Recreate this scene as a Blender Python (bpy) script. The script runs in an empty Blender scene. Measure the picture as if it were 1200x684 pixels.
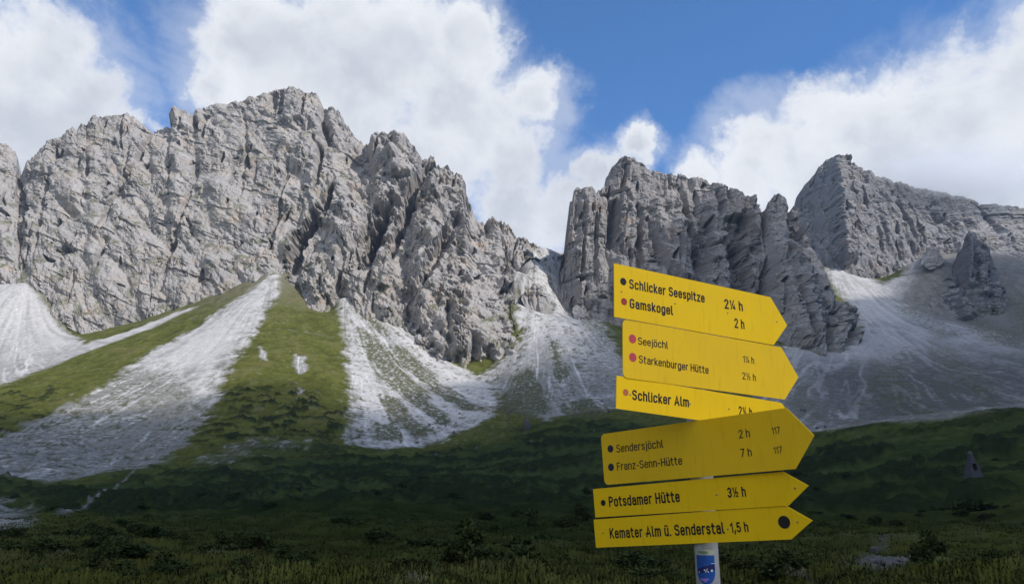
import bpy, bmesh, math, random
import numpy as np
from mathutils import Vector, Matrix

# ------------------------------------------------------------------ camera, sky, sun, exposure
scene = bpy.context.scene
COL = scene.collection
EYE = 1.65
cam_d = bpy.data.cameras.new("camera")
cam_d.lens = 26.01; cam_d.sensor_width = 36.0; cam_d.sensor_fit = 'HORIZONTAL'
cam_d.clip_start = .05; cam_d.clip_end = 30000
cam = bpy.data.objects.new("camera", cam_d); COL.objects.link(cam)
cam.location = (0, 0, EYE); cam.rotation_euler = (math.radians(90 + 15), 0, 0)
scene.camera = cam

SUN_AZ, SUN_EL = math.radians(125), math.radians(41)      # clockwise from the viewing direction (+Y)
SUN = Vector((math.sin(SUN_AZ) * math.cos(SUN_EL), math.cos(SUN_AZ) * math.cos(SUN_EL), math.sin(SUN_EL)))
sun_d = bpy.data.lights.new("sun", 'SUN'); sun_d.energy = 3.8; sun_d.angle = math.radians(.53); sun_d.color = (1, .955, .90)
sun = bpy.data.objects.new("sun", sun_d); COL.objects.link(sun)
sun.rotation_euler = SUN.to_track_quat('Z', 'Y').to_euler()
SKY_STRENGTH = .125
HAZE = .00008

scene.view_settings.view_transform = 'Standard'; scene.view_settings.look = 'None'
scene.view_settings.gamma = 1; scene.view_settings.use_curve_mapping = False
scene.view_settings.exposure = 0.2
scene.render.engine = 'CYCLES'
scene.cycles.use_denoising = True
scene.cycles.max_bounces = 12; scene.cycles.diffuse_bounces = 2; scene.cycles.transparent_max_bounces = 24
scene.cycles.volume_bounces = 10

# ------------------------------------------------------------------ the lie of the land, in metres (x right, y away from the viewer, z up)
# crest and foot lines of each mountain with their stations, and its gullies (station, height), width, depth
MASS = {'A': {'tr': [-180,-120,-60,-25,0,10,18,21,26,33,45,53,62,75,83,95,102,106,112,120,126,138,145,155,163,172,177,180,190,199,200,207,214,222,228,233,245,254,262,270,282,295,305,318,325,333,345,355,358,366,373,379,384,390,396,402,411,420,428,434,436,440,447,455,463,470,478,486,492,495,500,504,508,511,517,524,534,541,545,549,556,563,568,574,578,587,596,605,618,630,641,652,668],'ridge': [[-871.3,880.0,459.5],[-811.9,900.0,420.3],[-748.6,900.0,442.4],[-711.7,900.0,457.4],[-681.5,900.0,447.4],[-667.7,898.0,441.5],[-654.3,895.0,427.7],[-645.1,893.0,401.3],[-629.6,880.0,391.9],[-617.5,870.0,402.8],[-605.4,868.0,416.0],[-597.4,866.0,428.2],[-588.3,866.0,433.0],[-575.2,866.0,440.1],[-568.0,866.0,449.8],[-555.7,866.0,455.8],[-546.9,864.0,456.0],[-544.0,864.0,465.7],[-538.1,864.0,470.6],[-528.5,864.0,465.7],[-522.3,864.0,468.1],[-509.2,864.0,469.4],[-501.7,864.0,470.6],[-491.5,866.0,469.2],[-481.3,866.0,459.5],[-470.4,866.0,451.0],[-464.2,866.0,446.2],[-459.1,862.0,446.5],[-448.2,862.0,446.5],[-438.8,862.0,450.1],[-439.4,862.0,464.6],[-433.3,862.0,478.0],[-425.0,862.0,473.2],[-415.9,862.0,470.7],[-408.5,862.0,463.4],[-404.1,862.0,473.2],[-391.5,862.0,479.3],[-382.2,862.0,485.4],[-373.3,862.0,484.2],[-364.5,862.0,484.2],[-351.2,862.0,484.2],[-338.2,864.0,491.4],[-327.3,864.0,493.9],[-313.3,864.0,498.9],[-305.9,864.0,503.8],[-297.3,864.0,507.5],[-284.0,864.0,507.5],[-272.7,864.0,505.1],[-269.0,864.0,501.3],[-260.1,864.0,500.1],[-251.8,864.0,492.7],[-244.3,864.0,480.4],[-237.8,862.0,471.9],[-230.8,860.0,474.5],[-224.0,860.0,469.6],[-216.7,860.0,457.5],[-205.6,858.0,444.5],[-194.6,856.0,429.2],[-185.6,856.0,420.9],[-177.7,850.0,415.6],[-174.0,840.0,420.0],[-169.6,838.0,424.8],[-162.2,838.0,426.0],[-153.6,838.0,422.5],[-145.2,838.0,423.6],[-137.7,838.0,423.6],[-129.1,838.0,417.8],[-120.4,838.0,412.1],[-113.9,838.0,406.3],[-110.4,838.0,396.0],[-104.8,836.0,391.6],[-100.8,836.0,397.3],[-96.5,836.0,393.9],[-92.9,836.0,379.1],[-86.3,834.0,372.6],[-79.1,834.0,376.0],[-68.6,834.0,371.5],[-61.1,832.0,367.2],[-56.7,832.0,352.8],[-52.3,832.0,332.9],[-45.0,832.0,322.0],[-37.8,832.0,314.4],[-32.4,826.0,306.7],[-26.2,822.0,314.9],[-22.1,818.0,311.2],[-13.0,814.0,301.2],[-4.0,812.0,293.1],[5.0,814.0,286.5],[18.0,824.0,284.7],[30.6,840.0,281.6],[41.8,842.0,274.8],[53.1,844.0,273.3],[69.8,848.0,274.6]],'tf': [-180,-40,0,33,60,105,140,180,235,270,320,333,350,368,385,400,420,445,470,500,522,540,556,572,584,592,606,622,642,668],'foot': [[-703.9,760.0,188.5],[-558.9,730.0,202.7],[-520.9,725.0,204.0],[-490.2,722.0,203.2],[-451.8,705.0,173.2],[-401.9,690.0,146.2],[-374.4,690.0,152.8],[-342.1,688.0,162.4],[-299.1,688.0,179.2],[-272.2,690.0,190.0],[-234.4,696.0,208.1],[-222.6,694.0,204.9],[-204.6,684.0,190.0],[-183.9,668.0,164.2],[-169.3,664.0,161.6],[-159.1,668.0,174.1],[-141.2,660.0,165.5],[-119.1,650.0,150.4],[-98.1,640.0,141.9],[-72.7,620.0,122.6],[-49.3,605.0,103.9],[-36.2,600.0,97.5],[-17.6,606.0,104.1],[0.0,620.0,122.6],[6.0,640.0,140.3],[-1.6,672.0,171.8],[1.8,730.0,219.1],[16.9,778.0,249.1],[44.4,815.0,261.9],[69.6,846.0,271.8]],'gul': [[[[180.2,444.6],[172.7,418.5],[166.2,397.2],[150.2,359.3]],3.5,16],[[[144.2,466.9],[140.2,427.8],[143.2,401.5]],2,8],[[[103.7,385.0],[101.7,361.6]],2.5,11],[[[93.2,392.1],[91.2,380.8]],3,10],[[[151.2,405.7],[143.2,351.8],[141.7,324.6]],2,9],[[[160.2,380.2],[147.2,359.3],[125.7,312.1],[118.2,276.6]],2.5,9],[[[199.7,445.5],[199.7,462.5]],1.5,8],[[[228.7,457.7],[230.2,432.0]],2.5,14],[[[241.2,462.1],[236.7,422.8]],2.5,14],[[[322.8,495.0],[320.8,462.1]],3.5,14],[[[330.8,500.4],[329.8,456.9]],3,12],[[[356.8,499.1],[354.3,448.3]],3,12],[[[379.8,476.8],[378.8,440.1],[387.8,400.8]],4,16],[[[375.8,391.9],[373.3,354.4],[372.3,331.7]],4,28],[[[388.8,327.9],[383.8,296.4]],4,26],[[[370.8,283.6],[362.3,264.7],[352.3,255.0],[346.8,232.0],[344.3,208.7]],9,52],[[[458.9,304.4],[445.9,272.1],[438.9,245.5],[433.4,222.1]],10,62],[[[504.9,376.0],[483.9,328.7],[481.9,302.5],[469.9,264.1],[455.9,224.3]],6,44],[[[533.4,287.1],[521.4,255.5],[510.4,228.9],[498.9,195.5]],7,42],[[[499.9,193.5],[482.4,166.4],[478.4,145.1]],4,14],[[[520.4,181.0],[518.9,150.6],[518.9,123.1]],3,12],[[[545.9,127.5],[542.9,96.1]],4,14],[[[22.1,396.9],[30.1,312.2],[20.1,244.7]],5,20],[[[82.2,251.5],[72.1,239.0]],6,20],[[[68.1,288.1],[66.1,283.5]],5,14],[[[120.2,243.8],[115.2,234.0],[116.2,225.4]],2.5,10],[[[124.7,262.0],[119.2,238.1],[117.2,232.5]],2.5,9],[[[258.3,247.6],[251.8,231.1]],2.5,9],[[[559.9,289.1],[555.9,264.0]],3,10],[[[299.8,370.4],[296.8,334.2]],2,9],[[[349.8,191.4],[351.8,175.8],[352.3,170.7]],3,10],[[[404.8,227.2],[397.8,194.4],[392.3,174.3]],3,10],[[[517.4,229.8],[535.9,215.4]],2.5,8],[[[593.0,243.1],[577.9,215.0],[571.9,207.3]],4,14],[[[598.0,293.7],[615.5,275.7]],3,8],[[[569.4,304.9],[569.4,282.0]],3,10],[[[230.2,377.5],[221.7,319.2],[199.7,246.7],[190.2,191.7]],3,9],[[[284.8,469.4],[289.8,386.1],[279.8,302.6]],2.2,6],[[[60.1,376.9],[48.1,306.9],[40.1,242.3]],3,8],[[[339.8,381.1],[329.8,311.7],[317.8,239.7]],2.5,8],[[[439.9,417.9],[451.9,360.2],[454.9,308.4]],12,-16],[[[469.9,409.1],[474.4,353.0]],14,-18],[[[519.4,354.0],[513.4,269.0],[503.9,192.5],[508.9,133.3]],22,-22],[[[459.9,288.2],[450.4,238.5],[447.9,193.7]],9,-14],[[[344.8,497.0],[341.8,444.3]],12,-8],[[[369.8,483.4],[365.8,429.3],[362.3,367.6]],12,-8],[[[414.9,290.9],[400.3,227.6],[380.3,196.0]],18,-14],[[[562.9,189.9],[548.9,135.3]],20,-12]]},'B': {'tr': [640,643,646,649,652,656,660,663,666,670,676,688,698,706,710,713,718,724,734,748,760,775,790,806,820,835,845,855,864,867,876,884,887,890,894,899,905,911,917,923,926,929,932,936,939,943,947,951,956,962,968,976,985,996,1004,1011,1016],'ridge': [[48.2,735.0,195.0],[50.5,738.0,217.8],[53.2,745.0,240.5],[56.2,748.0,249.0],[59.1,748.0,254.8],[61.5,750.0,278.7],[63.1,752.0,305.0],[66.0,752.0,308.0],[67.3,754.0,319.8],[71.3,756.0,321.7],[75.0,756.0,318.7],[84.6,758.0,321.5],[94.2,760.0,322.4],[102.5,764.0,328.1],[107.8,768.0,331.9],[107.1,774.0,344.9],[113.5,776.0,354.2],[120.9,778.0,363.5],[130.7,778.0,365.6],[144.3,778.0,363.5],[155.7,778.0,358.2],[169.9,778.0,350.9],[184.0,776.0,350.0],[198.8,774.0,345.9],[211.6,772.0,343.0],[225.0,770.0,335.9],[233.7,768.0,330.9],[242.2,766.0,324.9],[249.6,762.0,313.1],[252.0,762.0,308.1],[259.2,760.0,311.3],[266.0,758.0,310.5],[268.5,756.0,303.6],[267.8,754.0,291.9],[271.7,752.0,291.2],[276.7,750.0,302.2],[282.8,750.0,308.2],[287.6,748.0,307.4],[291.9,746.0,302.6],[295.7,744.0,292.0],[298.2,744.0,289.1],[300.7,742.0,294.1],[302.2,740.0,289.5],[302.7,738.0,274.2],[305.3,736.0,271.6],[308.2,734.0,272.8],[310.1,732.0,263.5],[310.6,728.0,248.9],[311.2,722.0,235.8],[310.8,712.0,220.9],[306.1,694.0,197.9],[301.3,672.0,178.4],[300.1,656.0,164.5],[308.6,650.0,159.8],[308.7,640.0,148.1],[300.8,624.0,130.9],[293.2,616.0,121.8]],'tf': [640,664,688,712,760,815,870,905,940,970,1000,1016],'foot': [[47.9,732.0,188.8],[54.3,716.0,170.7],[70.4,708.0,165.3],[93.1,704.0,160.2],[129.8,690.0,144.5],[169.6,672.0,136.0],[206.1,650.0,133.1],[226.3,632.0,128.0],[237.4,614.0,120.0],[250.9,604.0,115.2],[269.2,598.0,111.9],[288.1,606.0,117.0]],'gul': [[[[698.1,322.1],[698.1,278.6],[697.1,235.8],[697.1,186.0]],2.5,12],[[[718.6,302.6],[719.6,277.8],[718.6,253.2]],5,22],[[[679.1,306.1],[682.6,257.3],[681.1,205.8]],2,8],[[[750.1,295.7],[750.1,256.3],[749.1,222.0]],3.5,14],[[[785.2,348.8],[786.2,327.1]],2,9],[[[734.1,356.5],[728.1,323.6],[740.1,306.8]],2,8],[[[809.2,274.8],[815.2,242.9],[823.2,211.9]],6,17],[[[826.2,291.0],[829.3,253.4],[827.2,194.6]],7,19],[[[867.3,275.6],[857.8,252.0],[863.8,218.7],[865.8,187.0]],10,32],[[[871.8,289.6],[884.3,243.7],[885.8,228.1]],5,20],[[[900.8,229.8],[896.8,193.9],[899.3,144.2]],5,20],[[[887.8,303.0],[892.3,275.2],[899.8,237.1]],3,14],[[[925.9,288.8],[929.9,246.6],[939.4,213.7]],3,14],[[[936.9,274.4],[941.9,237.2]],3,12],[[[765.2,276.4],[772.2,234.4],[790.2,201.8]],4,12],[[[800.2,329.1],[806.2,295.0],[812.2,277.0]],3,12],[[[840.3,320.3],[846.3,288.5]],3,12],[[[934.9,191.5],[942.9,150.3],[957.9,118.6]],3,12],[[[960.4,178.1],[973.9,141.8],[984.5,115.0]],3,12],[[[916.9,191.1],[918.4,152.3]],2.5,9],[[[997.0,155.6],[1007.0,130.1]],3,8],[[[688.1,314.9],[690.1,256.7],[690.6,185.8]],9,-9],[[[735.1,290.6],[736.1,245.6],[735.1,194.4]],10,-10],[[[669.5,236.7],[674.0,206.2],[677.5,181.8]],6,-7],[[[845.3,252.9],[842.3,208.8],[838.3,178.4]],10,-12],[[[921.9,224.4],[929.4,175.2],[950.4,131.9]],14,-16],[[[775.2,302.7],[790.2,255.4],[800.2,212.1]],10,-10]]},'C': {'tr': [880,915,925,929,934,944,953,957,964,969,974,981,990,998,1006,1020,1040,1060,1080,1100,1120,1140,1160,1180,1200,1260,1400],'ridge': [[338.9,1010.0,287.3],[384.9,1010.0,325.4],[420.5,1060.0,379.4],[429.3,1060.0,416.7],[437.1,1058.0,436.9],[449.6,1052.0,454.0],[461.0,1048.0,465.0],[465.6,1044.0,474.5],[473.1,1038.0,481.6],[478.5,1034.0,486.8],[483.1,1030.0,484.9],[489.6,1026.0,477.5],[506.2,1036.0,483.5],[518.5,1040.0,484.0],[530.6,1045.0,479.2],[550.4,1050.0,472.9],[578.6,1056.0,465.7],[606.0,1060.0,458.9],[632.5,1062.0,452.7],[658.1,1062.0,447.0],[683.3,1062.0,439.9],[707.3,1060.0,433.5],[731.0,1058.0,425.7],[754.9,1056.0,420.7],[778.7,1054.0,415.7],[843.6,1040.0,402.1],[999.1,1020.0,378.4]],'tf': [880,925,950,966,982,992,1010,1035,1058,1075,1100,1130,1160,1185,1200,1260,1400],'foot': [[321.7,930.0,247.4],[361.7,925.0,277.2],[385.2,912.0,284.8],[390.8,886.0,272.2],[399.5,862.0,260.6],[409.3,856.0,252.3],[436.0,876.0,251.6],[477.8,905.0,262.1],[515.0,930.0,281.0],[542.2,945.0,298.6],[574.7,950.0,306.2],[606.7,945.0,309.4],[630.9,930.0,304.5],[640.5,905.0,291.8],[644.8,890.0,280.2],[692.8,850.0,242.1],[779.0,820.0,203.2]],'gul': [[[[982.1,475.7],[983.1,419.5],[984.1,364.4],[988.1,283.8]],12,-30],[[[1009.1,430.7],[1016.1,386.3]],3,12],[[[1047.7,441.3],[1057.2,390.3],[1071.7,330.9]],3,12],[[[1065.7,410.0],[1082.2,331.1]],3,13],[[[1095.2,394.0],[1118.2,347.7]],5,16],[[[1128.2,385.4],[1140.3,351.5]],4,12],[[[1150.3,407.6],[1172.3,342.7]],4,14],[[[997.6,368.2],[999.6,302.5]],3,9],[[[1027.6,355.3],[1030.1,306.8]],3,12],[[[1045.7,326.9],[1051.7,296.5]],3,12],[[[940.1,439.5],[955.1,342.4]],6,10]]},'D': {'tr': [1090,1096,1104,1112,1118,1121,1125,1129,1132,1135,1138,1144,1150,1156,1160,1163,1168,1173,1178,1182],'ridge': [[460.8,790.0,203.6],[474.7,800.0,222.0],[488.1,808.0,230.2],[498.9,812.0,235.4],[509.5,816.0,244.7],[517.4,820.0,261.4],[524.8,824.0,275.2],[529.2,822.0,285.1],[533.4,822.0,292.5],[536.9,822.0,295.7],[538.6,822.0,287.2],[542.7,820.0,283.3],[548.5,820.0,282.3],[553.5,818.0,277.4],[555.6,816.0,273.6],[554.4,814.0,262.6],[553.1,808.0,248.4],[550.1,800.0,231.9],[545.6,790.0,215.3],[540.7,780.0,203.0]],'tf': [1090,1097,1106,1116,1129,1143,1158,1171,1182],'foot': [[450.6,775.0,196.0],[449.4,764.0,185.7],[453.6,757.0,179.4],[458.9,752.0,174.6],[467.1,746.0,169.6],[480.3,746.0,169.6],[498.4,752.0,176.4],[517.4,762.0,188.0],[536.6,775.0,197.9]],'gul': [[[[1121.7,265.1],[1123.7,224.8],[1125.7,199.8]],4,18],[[[1139.8,272.2],[1140.8,216.2]],2.5,8],[[[1154.3,273.4],[1156.4,211.0]],2.5,8],[[[1096.0,222.7],[1114.6,229.0]],4,10],[[[1131.7,277.8],[1134.2,221.7]],7,-8],[[[1149.8,260.0],[1150.8,211.0]],7,-8],[[[1119.2,207.8],[1129.2,182.5]],8,-10]]},'E': {'tr': [607,613,619,624,629,634,639,645],'ridge': [[10.1,708.0,187.9],[13.6,712.0,194.2],[17.9,712.0,196.0],[22.2,714.0,202.7],[26.5,714.0,201.8],[29.7,710.0,195.4],[32.8,706.0,187.3],[35.6,696.0,176.1]],'tf': [607,612,618,624,630,636,641,645],'foot': [[9.2,700.0,182.3],[12.3,692.0,174.3],[16.2,684.0,165.6],[20.9,678.0,159.2],[25.5,674.0,155.8],[29.5,674.0,156.7],[33.0,680.0,161.3],[35.9,688.0,169.1]],'gul': [[[[615.6,195.5],[618.1,171.0]],1.5,4],[[[626.8,197.1],[627.8,162.1]],1.5,4]]},'F': {'tr': [671,676,681,686,690,694],'ridge': [[58.2,690.0,170.4],[62.7,694.0,174.8],[68.4,694.0,173.9],[71.8,688.0,165.7],[74.2,676.0,153.0],[73.5,664.0,142.3]],'tf': [671,676,681,686,690,694],'foot': [[57.6,684.0,164.8],[59.9,676.0,156.3],[62.8,666.0,146.8],[66.8,660.0,140.7],[69.7,658.0,138.7],[72.9,659.0,138.9]],'gul': []},'G': {'tr': [694,702,712,722,732],'ridge': [[69.7,634.0,117.8],[76.2,638.0,122.3],[83.0,634.0,119.3],[88.8,624.0,110.1],[94.0,612.0,102.3]],'tf': [694,702,712,722,732],'foot': [[68.9,628.0,113.0],[73.5,619.0,106.3],[79.7,612.0,100.8],[86.1,608.0,98.0],[93.1,607.0,97.9]],'gul': []},'H': {'tr': [1080,1084,1088,1092,1097,1102,1106],'ridge': [[488.3,842.0,267.3],[495.8,846.0,276.1],[502.2,848.0,284.3],[506.8,848.0,287.5],[511.3,848.0,283.2],[514.3,846.0,276.1],[515.0,842.0,268.4]],'tf': [1080,1084,1088,1092,1097,1102,1106],'foot': [[477.5,826.0,258.1],[479.8,822.0,254.7],[482.3,820.0,252.1],[486.3,820.0,252.1],[492.5,822.0,253.7],[500.2,826.0,257.0],[509.4,832.0,262.0]],'gul': []},'K': {'tr': [1062,1070,1078,1086,1093,1101],'ridge': [[437.8,796.0,205.1],[447.3,798.0,211.5],[452.1,794.0,206.6],[461.7,796.0,213.0],[461.5,788.0,203.1],[464.9,782.0,197.7]],'tf': [1062,1070,1078,1086,1093,1101],'foot': [[429.4,782.0,196.8],[433.1,776.0,192.4],[437.8,772.0,188.6],[443.8,770.0,187.2],[447.6,766.0,184.3],[453.6,764.0,182.9]],'gul': []}}
TPS = [[-703.94,760.0,188.47],[-558.92,730.0,202.68],[-520.88,725.0,204.0],[-490.19,722.0,203.16],[-451.8,705.0,173.23],[-401.88,690.0,146.19],[-374.38,690.0,152.83],[-342.08,688.0,162.39],[-299.12,688.0,179.21],[-272.23,690.0,189.95],[-234.37,696.0,208.07],[-222.64,694.0,204.87],[-204.57,684.0,190.01],[-183.92,668.0,164.23],[-169.32,664.0,161.63],[-159.14,668.0,174.05],[-141.16,660.0,165.51],[-119.13,650.0,150.36],[-98.14,640.0,141.88],[-72.69,620.0,122.63],[-49.32,605.0,103.95],[-36.25,600.0,97.47],[-17.64,606.0,104.12],[0.0,620.0,122.63],[6.04,640.0,140.33],[-1.6,672.0,171.78],[1.76,730.0,219.07],[16.93,778.0,249.07],[44.36,815.0,261.87],[69.58,846.0,271.76],[-751.51,811.36,206.47],[-529.51,779.91,221.16],[-407.76,751.53,170.83],[-297.92,755.12,207.95],[-224.63,751.06,208.01],[-175.36,736.09,192.05],[-108.74,709.19,159.88],[-40.47,669.87,115.47],[6.7,710.0,158.33],[18.45,847.98,267.07],[47.93,732.0,188.77],[54.28,716.0,170.67],[70.36,708.0,165.34],[93.14,704.0,160.15],[129.82,690.0,144.53],[169.59,672.0,135.98],[206.12,650.0,133.14],[226.26,632.0,127.99],[237.4,614.0,120.0],[250.92,604.0,115.2],[269.18,598.0,111.94],[288.09,606.0,117.01],[52.5,801.85,206.77],[102.33,773.4,178.15],[227.28,716.73,151.14],[277.77,668.64,133.2],[321.75,930.0,247.4],[361.66,925.0,277.15],[385.2,912.0,284.76],[390.84,886.0,272.22],[399.49,862.0,260.55],[409.34,856.0,252.31],[435.99,876.0,251.6],[477.85,905.0,262.13],[514.97,930.0,280.98],[542.2,945.0,298.59],[574.65,950.0,306.18],[606.68,945.0,309.38],[630.85,930.0,304.49],[640.49,905.0,291.75],[644.82,890.0,280.18],[692.75,850.0,242.06],[778.99,820.0,203.22],[442.72,805.0,221.33],[504.91,850.0,274.12],[478.45,835.0,252.44],[522.1,845.0,263.96],[477.59,805.0,229.34],[450.41,760.0,182.91],[468.61,748.0,171.87],[505.98,756.0,180.11],[550.15,790.0,203.59],[-900.0,1150.0,380.0],[-300.0,1150.0,380.0],[200.0,1250.0,380.0],[650.0,1300.0,430.0],[1200.0,1300.0,430.0],[-12.1,14.0,-0.18],[-26.17,30.0,-0.55],[-48.36,55.0,-0.92],[-79.53,90.0,-1.33],[-6.8,14.0,-0.01],[-14.72,30.0,-0.61],[-27.2,55.0,-1.04],[-44.74,90.0,-1.39],[-2.27,14.0,0.26],[-4.91,30.0,-0.98],[-9.07,55.0,-1.36],[-14.91,90.0,-0.95],[2.27,14.0,-0.2],[4.91,30.0,-0.52],[9.07,55.0,-0.9],[14.91,90.0,-1.38],[6.8,14.0,0.19],[14.72,30.0,-0.82],[27.2,55.0,-1.25],[44.74,90.0,-1.2],[12.1,14.0,0.22],[26.17,30.0,-0.96],[48.36,55.0,-1.34],[79.53,90.0,-0.96],[0.0,0.0,0.0],[60.0,0.0,1.0],[-60.0,0.0,-1.0],[0.0,-80.0,-3.0],[-200.0,-100.0,-6.0],[250.0,-100.0,6.0],[0.0,-600.0,-40.0],[-700.0,-300.0,-30.0],[800.0,-300.0,60.0],[-600.0,200.0,60.0],[700.0,150.0,90.0],[-1000.0,500.0,160.0],[1100.0,500.0,220.0],[-13.04,730.0,190.05],[-4.49,752.0,203.15],[2.75,765.0,216.12],[-21.06,712.0,166.27],[17.83,742.0,218.93],[5.1,712.0,189.79],[42.71,716.0,190.85],[47.56,762.0,221.93],[-87.21,120.0,-3.54],[-139.08,190.0,-1.54],[-191.97,260.0,5.67],[-246.51,330.0,21.24],[-333.57,440.0,52.57],[-429.65,560.0,92.39],[-496.26,640.0,131.88],[-74.06,120.0,-3.16],[-118.01,190.0,-1.54],[-153.04,245.0,2.79],[-189.04,300.0,12.84],[-235.9,370.0,31.89],[-290.32,450.0,58.89],[-365.1,560.0,95.68],[-421.06,640.0,131.88],[-63.55,120.0,-2.66],[-101.15,190.0,-1.54],[-139.37,260.0,3.98],[-173.09,320.0,15.34],[-213.76,390.0,37.92],[-255.14,460.0,65.48],[-314.36,560.0,105.6],[-361.24,640.0,134.18],[-53.02,120.0,-2.15],[-84.41,190.0,-0.53],[-118.58,265.0,5.75],[-148.96,330.0,17.59],[-180.41,395.0,38.38],[-222.53,480.0,73.82],[-265.11,565.0,113.24],[-310.36,655.0,156.27],[-46.01,130.0,-1.92],[-78.42,220.0,1.49],[-104.18,290.0,9.92],[-126.95,350.0,24.38],[-152.54,415.0,49.68],[-184.69,495.0,87.68],[-219.39,580.0,133.64],[-251.96,660.0,176.05],[-38.82,130.0,-1.92],[-66.16,220.0,1.49],[-91.01,300.0,11.19],[-108.64,355.0,24.7],[-126.78,410.0,44.43],[-153.8,490.0,81.05],[-183.23,575.0,129.02],[-207.76,645.0,172.09],[-30.21,130.0,-1.64],[-53.85,230.0,2.22],[-71.97,305.0,11.35],[-84.38,355.0,22.73],[-97.12,405.0,39.31],[-118.04,485.0,74.58],[-140.42,570.0,114.23],[-23.25,140.0,-1.6],[-38.46,230.0,2.22],[-52.25,310.0,11.51],[-62.82,370.0,23.62],[-72.79,425.0,41.17],[-87.53,505.0,71.72],[-102.62,585.0,110.24],[-12.4,140.0,-1.6],[-20.52,230.0,2.72],[-27.87,310.0,11.51],[-34.41,380.0,24.21],[-39.22,430.0,39.21],[-46.01,500.0,62.38],[-51.92,560.0,85.85],[-3.1,140.0,-1.6],[-5.13,230.0,2.72],[-6.74,300.0,11.19],[-8.5,375.0,26.0],[-9.82,430.0,41.64],[-11.5,500.0,62.38],[-12.85,555.0,81.87],[6.2,140.0,-1.6],[9.82,220.0,2.67],[13.03,290.0,10.88],[16.8,370.0,27.74],[19.67,430.0,44.07],[24.03,520.0,73.8],[27.6,590.0,111.16],[30.21,640.0,143.42],[34.36,720.0,191.91],[37.51,780.0,232.01],[15.5,140.0,-1.6],[24.54,220.0,2.67],[32.63,290.0,12.47],[42.06,370.0,29.81],[49.25,430.0,46.51],[59.51,515.0,73.11],[68.9,590.0,107.67],[27.92,140.0,-1.3],[42.17,210.0,2.63],[58.82,290.0,14.06],[73.67,360.0,29.05],[93.04,450.0,53.73],[117.18,560.0,92.39],[40.35,140.0,-1.0],[58.04,200.0,3.01],[79.11,270.0,13.2],[97.4,330.0,24.92],[115.78,390.0,37.92],[147.21,490.0,69.64],[172.8,570.0,100.71],[51.24,140.0,-0.7],[70.02,190.0,3.35],[91.11,245.0,12.13],[108.57,290.0,21.45],[142.77,380.0,32.7],[178.69,470.0,61.44],[209.07,545.0,89.96],[57.71,130.0,-0.26],[80.43,180.0,3.46],[101.57,225.0,12.52],[119.31,262.0,23.06],[163.99,360.0,31.47],[216.59,470.0,61.44],[268.18,575.0,101.58],[321.02,680.0,152.28],[376.98,790.0,210.4],[63.85,125.0,0.08],[87.43,170.0,3.91],[111.77,215.0,13.22],[133.86,255.0,24.79],[188.92,360.0,33.91],[249.45,470.0,64.15],[305.72,570.0,100.71],[374.6,690.0,154.5],[439.02,800.0,213.05],[70.7,120.0,0.66],[94.98,160.0,4.82],[126.16,210.0,15.29],[152.82,252.0,27.08],[218.13,360.0,36.76],[281.72,460.0,65.48],[365.71,590.0,111.16],[78.75,120.0,0.92],[105.85,160.0,5.52],[137.3,205.0,16.11],[168.97,250.0,28.02],[243.11,360.0,38.39],[306.79,450.0,64.09],[400.21,580.0,109.31],[488.93,700.0,165.19],[564.83,800.0,222.95],[93.57,120.0,1.56],[125.84,160.0,6.74],[163.37,205.0,18.4],[201.13,250.0,31.16],[289.46,360.0,43.31],[365.08,450.0,69.31],[476.26,580.0,116.21],[580.08,700.0,165.19]]
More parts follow.
